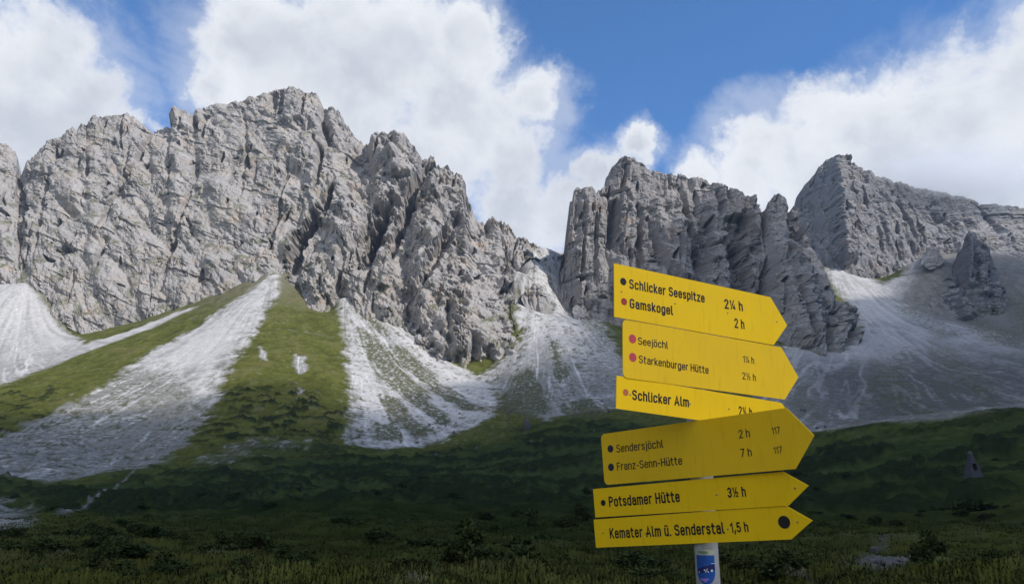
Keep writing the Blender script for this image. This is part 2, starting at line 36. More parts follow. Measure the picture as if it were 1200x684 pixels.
POLYS = {'far_left': [[-699.8,886.8],[-489.2,720.7],[-452.1,703.0],[-412.5,676.8],[-351.9,600.6],[-331.4,625.6],[-291.5,666.3],[-288.4,653.1],[-317.3,600.0],[-328.7,562.6],[-334.3,532.4],[-336.7,485.8],[-306.0,405.0]],'main': [[-234.1,690.6],[-226.3,689.9],[-210.1,642.6],[-205.4,601.3],[-197.3,561.9],[-192.8,525.8],[-184.3,480.5],[-167.8,424.1],[-158.8,384.7],[-150.4,346.0],[-141.9,287.6],[-150.7,280.3],[-160.5,265.9],[-175.3,261.3],[-192.5,260.6],[-224.6,302.0],[-237.3,348.6],[-245.5,390.6],[-246.7,437.2],[-264.8,506.1],[-267.3,556.7],[-253.8,596.7],[-244.0,659.1]],'main_core': [[-234.1,690.6],[-226.3,689.9],[-210.1,642.6],[-205.4,601.3],[-197.3,561.9],[-194.0,525.8],[-192.4,489.1],[-172.9,418.2],[-215.7,477.2],[-251.0,502.2],[-262.2,501.5],[-267.3,556.7],[-253.8,596.7],[-244.0,659.1]],'low_left': [[-113.5,165.5],[-133.0,201.6],[-108.0,165.5],[-101.9,158.9],[-46.2,71.7],[-34.0,52.2],[-27.0,41.0],[-25.2,37.1]],'gravel': [[-123.6,305.3],[-130.0,340.1],[-111.9,352.5],[-101.0,356.5],[-97.0,338.1],[-112.8,332.8],[-113.2,298.1]],'second': [[-167.0,684.0],[-153.6,671.5],[-121.5,642.0],[-96.9,632.1],[-72.2,616.4],[-38.1,596.7],[-15.9,551.4],[-10.0,485.8],[-12.3,432.0],[-27.7,405.7],[-42.7,377.5],[-60.5,357.1],[-77.7,357.8],[-87.7,412.9],[-104.2,477.2],[-132.8,577.7]],'second_a': [[-127.3,607.2],[-112.6,599.3],[-85.7,558.6],[-59.5,506.1],[-39.2,440.5],[-42.9,428.0],[-64.7,469.4],[-86.4,515.3],[-108.4,559.9]],'second_b': [[-79.8,468.7],[-70.7,473.3],[-59.6,441.8],[-45.8,403.1],[-50.1,394.5],[-64.4,427.4]],'second_c': [[-103.4,596.0],[-86.4,591.4],[-62.1,563.2],[-37.8,505.5],[-20.9,456.2],[-26.9,452.3],[-49.6,506.8],[-78.1,559.9]],'second_d': [[-75.3,403.1],[-69.4,411.6],[-61.7,388.6],[-68.1,375.5]],'second_e': [[-147.6,670.2],[-133.4,668.9],[-107.7,617.7],[-109.8,606.5],[-128.7,632.8]],'third': [[8.3,1150.0],[0.0,1150.0],[55.9,1150.0],[97.7,1150.0],[66.4,816.6],[85.7,802.1],[87.0,659.1],[86.1,603.3],[87.9,523.8],[88.1,451.0],[66.7,431.3],[48.6,424.7],[28.9,420.8],[18.8,412.9],[6.1,444.4],[-5.8,506.1],[-29.3,575.0],[-10.5,599.3],[8.8,624.9],[0.0,712.2]],'third_a': [[3.9,554.7],[13.0,560.6],[20.3,517.3],[19.6,449.7],[10.7,426.7],[-2.0,437.2],[-10.9,475.3],[-1.2,503.5]],'third_b': [[35.9,460.2],[47.8,462.1],[52.4,435.2],[46.8,409.6],[34.1,414.9]],'third_c': [[34.2,607.2],[38.2,603.9],[37.5,539.6],[33.5,535.7]],'right_a': [[281.0,573.7],[281.9,544.8],[235.0,430.6],[145.3,256.7],[202.5,385.4],[228.2,460.8]],'right_b': [[355.4,618.4],[359.3,590.8],[292.5,448.4],[274.1,432.6],[313.5,529.1]],'right_c': [[195.8,519.9],[192.3,483.2],[165.4,402.4],[154.4,403.7]],'green_strip': [[74.0,743.1],[87.4,739.1],[94.2,655.8],[95.5,604.6],[88.2,561.9],[80.4,598.0],[67.6,638.0]],'right': [[190.2,581.6],[236.0,610.5],[267.9,595.4],[316.4,655.8],[354.6,747.0],[376.9,856.0],[466.2,969.5],[425.3,825.8],[461.5,835.0],[574.4,989.2],[606.8,945.2],[834.8,1150.0],[755.6,900.6],[196.9,244.9],[172.0,250.1],[141.7,248.2],[119.6,262.6],[116.2,340.7]],'right_green': [[411.2,777.2],[432.9,768.0],[425.8,707.0],[398.2,641.3],[366.0,623.6],[387.8,701.7]],'right_green_b': [[472.9,754.2],[501.3,768.0],[446.7,673.5],[440.9,624.9],[405.8,578.3],[398.6,607.2],[414.7,661.7]],'right_green_c': [[544.2,791.0],[580.8,773.9],[451.4,609.8],[443.7,638.7]],'right_brown': [[422.7,789.0],[481.0,845.5],[591.9,993.8],[976.3,1150.0],[476.5,580.3],[421.6,599.3],[425.5,720.1]],'right_dim': [[329.3,592.8],[328.0,532.4],[267.7,401.8],[147.5,258.0],[124.2,272.5],[238.3,491.0]],'heath': [[-201.0,256.7],[-152.0,271.8],[-120.8,298.7],[-110.9,327.6],[-71.2,349.9],[-33.1,366.3],[9.1,398.5],[46.3,405.0],[84.0,368.9],[111.1,305.9],[118.7,260.6],[140.9,246.9],[170.6,248.2],[208.2,226.5],[10.9,11.3],[0.0,14.7],[-14.2,14.7]],'trail_west': [[-349.8,659.1],[-311.5,635.4],[-257.1,603.9]],'trail_east': [[-183.9,567.2],[-167.7,569.8],[-142.0,580.9]],'stones_a': [[-154.0,519.2],[-146.2,516.0],[-137.1,493.7],[-137.6,478.6],[-146.9,493.7]],'stones_b': [[-182.0,525.2],[-172.7,513.3],[-165.4,495.0],[-171.2,499.6]],'stones_c': [[-128.9,447.1],[-123.5,443.1],[-125.2,435.2]],'path': [[7.3,21.5],[6.7,19.1],[7.0,18.6],[6.4,16.2]],'track': [[-42.2,72.2],[-101.6,185.2],[-116.2,221.3],[-135.2,265.9],[-141.5,285.6],[-148.6,302.0]],'stream_a': [[18.1,41.0],[19.4,42.5],[22.9,47.8],[20.5,43.5],[17.6,39.1]],'stream_b': [[9.9,22.5],[16.3,35.7],[16.2,34.2],[15.3,31.3],[10.4,20.5],[9.3,18.6],[8.5,17.6],[9.4,20.1],[8.7,19.1]]}
FANS = [['far_left',[-500.3,735.0],4,7,None],['main',[-236.2,705.0],4,9,['main_core',-0.12]],['low_left',[-313.4,560.0],2,5,[None,-0.1]],['gravel',[-231.6,690.0],6,14,[None,0.22]],['stones_a',[-210.9,690.0],1.5,4,None],['stones_b',[-231.6,690.0],1.5,3,None],['stones_c',[-210.9,690.0],1,3,None],['second',[-159.1,680.0],4,10,[None,-0.22]],['third',[26.8,790.0],5,14,[None,-0.2]],['right',[408.3,900.0],9,14,None]]
PATCHES = {'second': ['second_a','second_b','second_c','second_d','second_e'],'third': ['third_a','third_b','third_c'],'right': ['right_a','right_b','right_c']}
PINE_A = [[-395.6,503.5],[-286.3,459.5],[-232.3,370.9],[-234.0,333.5],[-222.5,290.8]]
PINE_B = [[-167.5,439.8],[-138.4,444.4],[-93.1,428.0],[-79.1,358.4],[-110.4,360.4],[-136.0,343.3],[-152.3,376.8],[-142.7,390.6]]
SHADE = [[-339.9,412.3,44.7],[-261.6,382.1,36.3],[-228.4,371.6,32.1],[-200.1,374.2,31.4],[-168.2,378.8,32.7],[-139.5,393.9,39.2],[-130.5,435.9,56.1],[-99.4,423.4,45.9],[-70.9,389.9,30.0],[-47.2,414.9,34.7],[-13.7,475.9,54.6],[24.5,529.8,77.7],[69.7,570.4,97.5],[108.1,700.0,173.7],[151.3,740.0,222.1],[198.1,742.0,248.9],[229.0,748.0,277.9],[259.2,752.0,296.1],[288.0,744.0,288.1],[300.5,712.0,220.9],[331.7,693.2,158.6],[382.8,734.5,175.1],[447.7,790.0,210.4],[496.1,815.0,250.5],[539.9,820.0,290.7],[625.7,880.0,300.6],[672.8,880.0,294.9],[741.6,850.0,279.5]]
CLOUDS = [[-0.5326,0.7192,0.4462,0.0858],[-0.5734,0.7309,0.3701,0.1287],[-0.4971,0.7653,0.4089,0.0858],[-0.5222,0.7692,0.3683,0.0751],[-0.4608,0.7918,0.4009,0.0536],[-0.2848,0.8092,0.5139,0.1126],[-0.1723,0.8203,0.5453,0.118],[-0.3199,0.7836,0.5326,0.0751],[-0.2181,0.8506,0.4785,0.118],[-0.0672,0.88,0.4702,0.1126],[0.0,0.9067,0.4217,0.0697],[0.0334,0.8657,0.4994,0.0483],[-0.0437,0.832,0.5531,0.059],[-0.3633,0.807,0.4656,0.0483],[0.0,0.9332,0.3593,0.0644],[0.0687,0.931,0.3585,0.059],[0.1134,0.9123,0.3935,0.0408],[0.1658,0.8942,0.4159,0.0322],[0.3978,0.8139,0.4235,0.0729],[0.3229,0.8604,0.3943,0.0729],[0.4915,0.7769,0.3934,0.118],[0.5493,0.7238,0.4176,0.0965],[0.4645,0.8112,0.3553,0.118],[0.2487,0.8894,0.3836,0.0386],[0.3808,0.8551,0.3518,0.0858],[0.5597,0.6854,0.4659,0.0644],[0.5827,0.7406,0.3344,0.118],[-0.1353,0.903,0.4078,0.0858],[-0.6,-0.65,0.47,0.62],[0.45,-0.8,0.4,0.5],[-0.93,0.1,0.35,0.32],[-0.1,-0.4,0.91,0.42]]  # last entries: unseen clouds added around the viewer to brighten the shade
CAP = [692.2,1040.0,454.4,190,110,44,0.14]
BUSH_SPOTS = [[-20.0,44.4,1.89,3,0.62,'round dark pine bush standing alone on the left of the meadow'],[-23.5,41.0,2.83,0,0.42,'wide low dark pine bush near the left edge under the grey scree tongue'],[-22.4,42.5,1.35,1,0.75,'brownish green bush just behind the small upright pine at the left'],[-9.5,18.1,0.62,4,1.0,'small upright dark pine at the lower left of the meadow'],[1.7,59.1,2.04,2,0.85,'rounded dark pine bush left of the lowest sign boards'],[5.8,64.4,1.71,4,1.0,'upright dark pine bush close beside the left end of the lower boards'],[-2.5,58.6,1.32,3,0.8,'small dark bush,left one of a pair at mid meadow'],[-1.5,58.1,1.16,5,1.0,'small dark bush,right one of a pair at mid meadow'],[-3.7,35.2,2.43,0,0.5,'wide dark pine thicket at the bottom centre of the meadow'],[-1.0,15.2,0.89,4,0.9,'tall dark pine bush at the bottom centre edge of the picture'],[1.9,36.1,3.36,5,0.45,'long low pine thicket left of the pole under the boards'],[57.9,99.0,6.83,0,0.4,'very dark low thicket directly under the stone pyramid,left half'],[60.5,97.6,6.47,5,0.42,'very dark low thicket directly under the stone pyramid,right half'],[11.6,22.0,1.05,4,0.95,'feathery green bush right of the pale rubble patch'],[17.7,28.8,1.15,2,0.7,'dark bush near the right edge below the stone pyramid'],[-7.0,40.0,1.59,1,0.6,'dark pine bush left of the wide central thicket']]
BOARDS = [{'yaw': 0.4988,'roll': -0.0366,'W': 0.7201,'H': 0.1829,'c': [0.6493,2.5151,2.2714],'rad': 0,'tip': [0.4392,-0.0057],'dots': [[-0.3229,0.0346,0.0126,'black'],[-0.3205,-0.0339,0.012,'red']],'txt': [['Schlicker Seespitze',-0.2986,0.0145,0.3308,0.0336,0.0095,1],['Gamskogel',-0.2974,-0.0522,0.184,0.0331,0.0152,1],['2¼ h',0.1231,0.0108,0.0916,0.0363,0.0417,1],['2 h',0.1674,-0.0532,0.0499,0.036,0.014,1]],'sc': [[0.3845,0.0003],[0.1386,-0.0026],[-0.3306,-0.0011],[-0.1033,-0.0064]]},{'yaw': 0.4909,'roll': -0.0412,'W': 0.7203,'H': 0.193,'c': [0.6742,2.5284,2.0795],'rad': 0.018,'tip': [0.4397,-0.0064],'dots': [[-0.3214,0.0355,0.0147,'pink'],[-0.321,-0.0257,0.0147,'pink']],'txt': [['Seejöchl',-0.2991,0.0193,0.1254,0.0253,0.0139,0],['Starkenburger Hütte',-0.2965,-0.0413,0.2974,0.026,-0.0072,0],['1¼ h',0.164,0.0164,0.0536,0.0256,0.0052,0],['2½ h',0.1559,-0.0441,0.0655,0.0252,-0.0021,0]],'sc': []},{'yaw': 0.4839,'roll': -0.0662,'W': 0.72,'H': 0.1046,'c': [0.6471,2.514,1.9272],'rad': 0,'tip': [0.436,-0.005],'dots': [[-0.324,0.0032,0.0108,'faded']],'txt': [['Schlicker Alm',-0.2989,-0.0178,0.233,0.0329,0.0161,1],['2¼ h',0.1543,-0.0164,0.0636,0.0327,0.0182,1]],'sc': [[0.1108,0.0007],[-0.3059,-0.0025],[-0.0607,-0.002]]},{'yaw': -0.785,'roll': 0.0594,'W': 0.72,'H': 0.1815,'c': [0.5884,2.5248,1.7812],'rad': 0.018,'tip': [0.432,0.0002],'dots': [[-0.3203,0.0345,0.0132,'navy'],[-0.3243,-0.0305,0.0132,'navy']],'txt': [['Sendersjöchl',-0.2941,0.018,0.2013,0.0281,-0.0094,0],['Franz-Senn-Hütte',-0.298,-0.0446,0.2728,0.0278,-0.0049,0],['2 h',0.1915,0.0169,0.0386,0.0262,0.003,0],['7 h',0.1898,-0.0411,0.0379,0.0259,-0.0001,0],['117',0.3032,0.0177,0.0271,0.0207,-0.0156,0],['117',0.3001,-0.041,0.028,0.0205,-0.0019,0]],'sc': []},{'yaw': -0.7478,'roll': 0.0698,'W': 0.72,'H': 0.0991,'c': [0.5641,2.5547,1.6306],'rad': 0,'tip': [0.4304,0.0031],'dots': [[-0.3194,-0.0011,0.0105,'black']],'txt': [['Potsdamer Hütte',-0.2941,-0.017,0.2895,0.0362,-0.0001,1],['3½ h',0.168,-0.0146,0.0626,0.0316,-0.0102,1]],'sc': [[0.1297,-0.0026],[0.388,-0.0012],[-0.0988,-0.0038]]},{'yaw': -0.7447,'roll': 0.0803,'W': 0.7199,'H': 0.0961,'c': [0.564,2.5573,1.5294],'rad': 0,'tip': [0.4323,0.0012],'dots': [[0.3466,0.0013,0.0186,'black']],'txt': [['Kemater Alm ü. Senderstal',-0.2955,-0.0203,0.4448,0.0358,-0.0059,1],['1,5 h',0.169,-0.0213,0.061,0.0309,-0.0036,1]],'sc': [[-0.3224,0.0007],[0.1603,-0.0099],[-0.1446,-0.0089],[0.3867,-0.0002]]}]
POST = [0.6339037380886353,2.55,0.038]

# ------------------------------------------------------------------ numpy helpers
_rs = np.random.RandomState(7)
_PERM = _rs.permutation(4096).astype(np.int32)
_GA = _rs.rand(4096).astype(np.float32) * 2 * np.pi
_GX, _GY = np.cos(_GA), np.sin(_GA)
_VAL = _rs.rand(4096).astype(np.float32)

def _h2(i, j, seed):
    return _PERM[(_PERM[(i + seed * 131) & 4095] + j) & 4095]

def noise2(x, y, seed=0):
    """gradient noise, about -0.7..0.7"""
    x = np.asarray(x, np.float32); y = np.asarray(y, np.float32)
    xi = np.floor(x); yi = np.floor(y)
    fx = x - xi; fy = y - yi
    i = xi.astype(np.int32); j = yi.astype(np.int32)
    u = fx * fx * fx * (fx * (fx * 6 - 15) + 10); v = fy * fy * fy * (fy * (fy * 6 - 15) + 10)
    def g(a, b, dx, dy):
        k = _h2(a, b, seed)
        return _GX[k] * dx + _GY[k] * dy
    a = g(i, j, fx, fy); b = g(i + 1, j, fx - 1, fy)
    c = g(i, j + 1, fx, fy - 1); d = g(i + 1, j + 1, fx - 1, fy - 1)
    a = a + u * (b - a); c = c + u * (d - c)
    return (a + v * (c - a)) * 1.4

def fbm(x, y, seed=0, octv=4, gain=.5, lac=2.03):
    t = 0; a = 1.; f = 1.; s = 0
    for o in range(octv):
        t = t + a * noise2(x * f + 17.3 * o, y * f - 9.1 * o, seed + o); s += a; a *= gain; f *= lac
    return t / s

def billow(x, y, seed=0, octv=4, gain=.5, lac=2.03):
    """rounded bodies between sharp grooves, 0 in a groove .. 1"""
    t = 0; a = 1.; f = 1.; s = 0
    for o in range(octv):
        t = t + a * np.minimum(np.abs(noise2(x * f + 31.7 * o, y * f + 5.3 * o, seed + o)) * 2.2, 1); s += a; a *= gain; f *= lac
    return t / s

def cells(x, y, seed=0):
    """one random number per brick of a grid"""
    return _VAL[_h2(np.floor(x).astype(np.int32), np.floor(y).astype(np.int32), seed)]

def sstep(a, b, x):
    t = np.clip((x - a) / (b - a), 0, 1)
    return t * t * (3 - 2 * t)

def tps_fit(P, z, reg=1e-3):
    P = np.asarray(P, float) / 100.; n = len(P)
    d2 = ((P[:, None] - P[None]) ** 2).sum(-1)
    K = .5 * d2 * np.log(d2 + 1e-12) + reg * np.eye(n)
    A = np.zeros((n + 3, n + 3)); A[:n, :n] = K; A[:n, n] = 1; A[:n, n + 1:] = P
    A[n, :n] = 1; A[n + 1:, :n] = P.T
    w = np.linalg.solve(A, np.concatenate([z, [0, 0, 0]]))
    return P.astype(np.float32), w.astype(np.float64)

def tps_eval(fit, x, y):
    P, w = fit; n = len(P)
    X = (np.ravel(x) / 100.).astype(np.float32); Y = (np.ravel(y) / 100.).astype(np.float32)
    r = w[n] + w[n + 1] * X + w[n + 2] * Y
    r = r.astype(np.float64)
    for k in range(n):
        d2 = (X - P[k, 0]) ** 2 + (Y - P[k, 1]) ** 2
        r += w[k] * .5 * d2 * np.log(d2 + 1e-12)
    return r.reshape(np.shape(x))

def _poly_sd(x, y, poly):
    """signed distance to a plan polygon, positive inside"""
    p = np.asarray(poly, np.float32); q = np.roll(p, -1, 0)
    x = np.asarray(x, np.float32); y = np.asarray(y, np.float32)
    dmin = np.full(x.shape, 1e9, np.float32); ins = np.zeros(x.shape, bool)
    for (ax, ay), (bx, by) in zip(p, q):
        ex, ey = bx - ax, by - ay
        t = np.clip(((x - ax) * ex + (y - ay) * ey) / (ex * ex + ey * ey + 1e-9), 0, 1)
        dmin = np.minimum(dmin, (x - ax - t * ex) ** 2 + (y - ay - t * ey) ** 2)
        if ay != by:
            ins ^= ((ay > y) != (by > y)) & (x < (bx - ax) * (y - ay) / (by - ay) + ax)
    d = np.sqrt(dmin)
    return np.where(ins, d, -d)

def poly_sd(x, y, poly, far=110.):
    """the same, exact only within FAR metres of the polygon's box"""
    x = np.asarray(x, np.float32); y = np.asarray(y, np.float32); p = np.asarray(poly, np.float32)
    lo, hi = p.min(0) - far, p.max(0) + far
    sel = (x > lo[0]) & (x < hi[0]) & (y > lo[1]) & (y < hi[1])
    out = np.full(x.shape, -far, np.float32)
    if sel.any(): out[sel] = np.maximum(_poly_sd(x[sel], y[sel], poly), -1e4)
    return out

def line_d(x, y, pts):
    """distance to a polyline and the position along it (0..1)"""
    x = np.asarray(x, np.float32); y = np.asarray(y, np.float32)
    best = np.full(x.shape, 1e9, np.float32); along = np.zeros(x.shape, np.float32); n = len(pts) - 1
    for k in range(n):
        (ax, ay), (bx, by) = pts[k], pts[k + 1]
        ex, ey = bx - ax, by - ay
        t = np.clip(((x - ax) * ex + (y - ay) * ey) / (ex * ex + ey * ey + 1e-9), 0, 1)
        d = (x - ax - t * ex) ** 2 + (y - ay - t * ey) ** 2
        m = d < best
        best = np.where(m, d, best); along = np.where(m, (k + t) / n, along)
    return np.sqrt(best), along

# ------------------------------------------------------------------ node helpers
class NT:
    def __init__(s, tree): s.t = tree; s.n = tree.nodes; s.l = tree.links
    def new(s, kind, **kw):
        n = s.n.new(kind)
        for k, v in kw.items():
            setattr(n, k, v)
        return n
    def put(s, node, key, val):
        i = node.inputs[key]
        if hasattr(val, 'is_output'): s.l.new(val, i)
        else: i.default_value = val
    def math(s, op, a, b=None, c=None, clamp=False):
        n = s.new('ShaderNodeMath', operation=op, use_clamp=clamp)
        s.put(n, 0, a)
        if b is not None: s.put(n, 1, b)
        if c is not None: s.put(n, 2, c)
        return n.outputs[0]
    def noise(s, vec, scale, detail=6, rough=.55, dist=0, lac=2.0):
        n = s.new('ShaderNodeTexNoise')
        if vec is not None: s.put(n, 'Vector', vec)
        s.put(n, 'Scale', scale); s.put(n, 'Detail', detail); s.put(n, 'Roughness', rough); s.put(n, 'Distortion', dist); s.put(n, 'Lacunarity', lac)
        return n.outputs['Fac']
    def remap(s, v, a, b, c=0., d=1., smooth=True):
        n = s.new('ShaderNodeMapRange', interpolation_type='SMOOTHSTEP' if smooth else 'LINEAR')
        for k, q in enumerate((v, a, b, c, d)): s.put(n, k, q)
        return n.outputs[0]
    def mix(s, f, a, b, mode='MIX'):
        n = s.new('ShaderNodeMix', data_type='RGBA', blend_type=mode)
        s.put(n, 0, f); s.put(n, 6, a); s.put(n, 7, b)
        return n.outputs[2]
    def bump(s, h, strength, dist):
        n = s.new('ShaderNodeBump'); s.put(n, 'Height', h); s.put(n, 'Strength', strength); s.put(n, 'Distance', dist)
        return n.outputs[0]

def material(name):
    m = bpy.data.materials.new(name); m.use_nodes = True
    nt = NT(m.node_tree); b = m.node_tree.nodes['Principled BSDF']
    return m, nt, b

def rgba(c): return (c[0], c[1], c[2], 1)

# ------------------------------------------------------------------ sky with its cumulus and the added fill clouds out of view
world = bpy.data.worlds.new("World"); scene.world = world; world.use_nodes = True
w = NT(world.node_tree); w.n.clear()
sky = w.new('ShaderNodeTexSky', sky_type='NISHITA', sun_disc=False, sun_elevation=SUN_EL, sun_rotation=SUN_AZ, altitude=2000, air_density=1.0, dust_density=.3, ozone_density=2.2)
tc = w.new('ShaderNodeTexCoord'); dirv = tc.outputs['Generated']
field = None
# soft edges and billows: the direction is stirred by noise before the cloud bodies are measured
nz = w.new('ShaderNodeTexNoise'); w.put(nz, 'Vector', dirv); w.put(nz, 'Scale', 5.5); w.put(nz, 'Detail', 7); w.put(nz, 'Roughness', .66)
off = w.new('ShaderNodeVectorMath', operation='MULTIPLY_ADD'); w.l.new(nz.outputs['Color'], off.inputs[0]); off.inputs[1].default_value = (.16, .16, .16); off.inputs[2].default_value = (-.08, -.08, -.08)
add_ = w.new('ShaderNodeVectorMath', operation='ADD'); w.l.new(dirv, add_.inputs[0]); w.l.new(off.outputs[0], add_.inputs[1])
for cx, cy, cz, rad in CLOUDS:
    dd = w.new('ShaderNodeVectorMath', operation='DISTANCE'); w.l.new(add_.outputs[0], dd.inputs[0]); dd.inputs[1].default_value = (cx, cy, cz)
    v = w.math('SUBTRACT', 1.0, w.math('DIVIDE', dd.outputs['Value'], rad))
    field = v if field is None else w.math('SMOOTH_MAX', field, v, .25)
fine = w.noise(dirv, 8, 12, .66, .25)
wide = w.noise(dirv, 3.2, 5, .55)
dens = w.math('ADD', field, w.math('MULTIPLY', w.math('SUBTRACT', fine, .5), 1.7))
mask = w.remap(dens, -.12, .46)
mask = w.math('MAXIMUM', w.math('POWER', mask, .85), w.math('MULTIPLY', w.remap(w.math('ADD', field, w.math('MULTIPLY', w.math('SUBTRACT', w.noise(dirv, 5, 9, .62, .6), .5), 2.0)), -.40, .35), .42))
body = w.remap(w.math('ADD', dens, w.math('MULTIPLY', w.math('SUBTRACT', wide, .5), 2.2)), .15, 1.0)
cloud_col = w.mix(body, (6.2, 6.35, 6.6, 1), (4.3, 4.55, 5.0, 1))
puff = w.remap(w.noise(dirv, 12, 8, .55, .2), .35, .7)
cloud_col = w.mix(w.math('MULTIPLY', puff, .5), cloud_col, (6.9, 7.0, 7.1, 1))
skyc = w.mix(1.0, sky.outputs[0], (.56, 1.04, 1.42, 1), 'MULTIPLY')
bg = w.new('ShaderNodeBackground'); w.l.new(w.mix(mask, skyc, cloud_col), bg.inputs[0]); bg.inputs[1].default_value = SKY_STRENGTH
wo = w.new('ShaderNodeOutputWorld'); w.l.new(bg.outputs[0], wo.inputs[0])

# ------------------------------------------------------------------ object helpers
def tag(o, label=None, cat=None, group=None, kind=None):
    if label: o['label'] = label
    if cat: o['category'] = cat
    if group: o['group'] = group
    if kind: o['kind'] = kind
    return o

def link(name, me, mat, parent=None, smooth=False):
    if mat is not None and not me.materials: me.materials.append(mat)
    if smooth: me.polygons.foreach_set('use_smooth', [True] * len(me.polygons))
    o = bpy.data.objects.new(name, me); COL.objects.link(o)
    if parent is not None: o.parent = parent
    return o

def empty(name, loc, rz=0):
    o = bpy.data.objects.new(name, None); COL.objects.link(o); o.location = loc; o.rotation_euler = (0, 0, rz); o.empty_display_size = .3
    return o

def bm_mesh(name, bm):
    bm.normal_update(); me = bpy.data.meshes.new(name); bm.to_mesh(me); bm.free(); return me

def grid_mesh(name, P, col=None, smooth=True, wrap=False):
    """P: rows x cols x 3"""
    nr, nc = P.shape[:2]
    me = bpy.data.meshes.new(name)
    idx = np.arange(nr * nc, dtype=np.int32).reshape(nr, nc)
    if wrap: idx = np.concatenate([idx, idx[:, :1]], 1)
    a = idx[:-1, :-1]; b = idx[:-1, 1:]; c = idx[1:, 1:]; d = idx[1:, :-1]
    q = np.stack([a, b, c, d], -1).reshape(-1, 4)
    me.vertices.add(nr * nc); me.vertices.foreach_set('co', P.astype(np.float32).ravel())
    me.loops.add(q.size); me.loops.foreach_set('vertex_index', q.ravel())
    me.polygons.add(len(q)); me.polygons.foreach_set('loop_start', np.arange(0, q.size, 4, dtype=np.int32))
    if smooth: me.polygons.foreach_set('use_smooth', np.ones(len(q), bool))
    me.update(calc_edges=True)
    if col is not None:
        at_ = me.color_attributes.new('tint', 'FLOAT_COLOR', 'POINT')
        c4 = np.ones((nr * nc, 4), np.float32); c4[:, :3] = col.reshape(-1, 3)
        at_.data.foreach_set('color', c4.ravel())
    return me

def tri_mesh(name, V, Fc, col=None):
    """V: n x 3, Fc: m x k polygons of k corners"""
    me = bpy.data.meshes.new(name); k = Fc.shape[1]
    me.vertices.add(len(V)); me.vertices.foreach_set('co', V.astype(np.float32).ravel())
    me.loops.add(Fc.size); me.loops.foreach_set('vertex_index', Fc.astype(np.int32).ravel())
    me.polygons.add(len(Fc)); me.polygons.foreach_set('loop_start', np.arange(0, Fc.size, k, dtype=np.int32))
    me.update(calc_edges=True)
    if col is not None:
        at_ = me.color_attributes.new('tint', 'FLOAT_COLOR', 'POINT')
        c4 = np.ones((len(V), 4), np.float32); c4[:, :3] = col
        at_.data.foreach_set('color', c4.ravel())
    return me

# ------------------------------------------------------------------ materials of the land
def land_material(name, s1, b1, s2, b2, vary):
    m, nt, b = material(name)
    att = nt.new('ShaderNodeVertexColor', layer_name='tint')
    tcn = nt.new('ShaderNodeTexCoord'); oc = tcn.outputs['Object']
    n1 = nt.noise(oc, s1, 9, .65); n2 = nt.noise(oc, s2, 6, .6)
    c = nt.mix(1.0, att.outputs[0], nt.mix(n1, rgba([1 - vary] * 3), rgba([1 + vary] * 3)), 'MULTIPLY')
    nt.l.new(c, b.inputs['Base Color']); b.inputs['Roughness'].default_value = .95; b.inputs['Specular IOR Level'].default_value = .0
    h = nt.math('ADD', nt.math('MULTIPLY', n1, b1), nt.math('MULTIPLY', n2, b2))
    nt.l.new(nt.bump(h, 1.0, 1.0), b.inputs['Normal'])
    return m
ROCK = land_material('dolomite_rock', .45, .8, 1.6, .35, .42)
LAND = land_material('turf_and_scree', .9, .35, 5, .07, .45)

# ------------------------------------------------------------------ mountains
def normals(P):
    du = np.gradient(P, axis=1); dv = np.gradient(P, axis=0)
    n = np.cross(du, dv); n /= np.linalg.norm(n, axis=-1, keepdims=True) + 1e-9
    return n

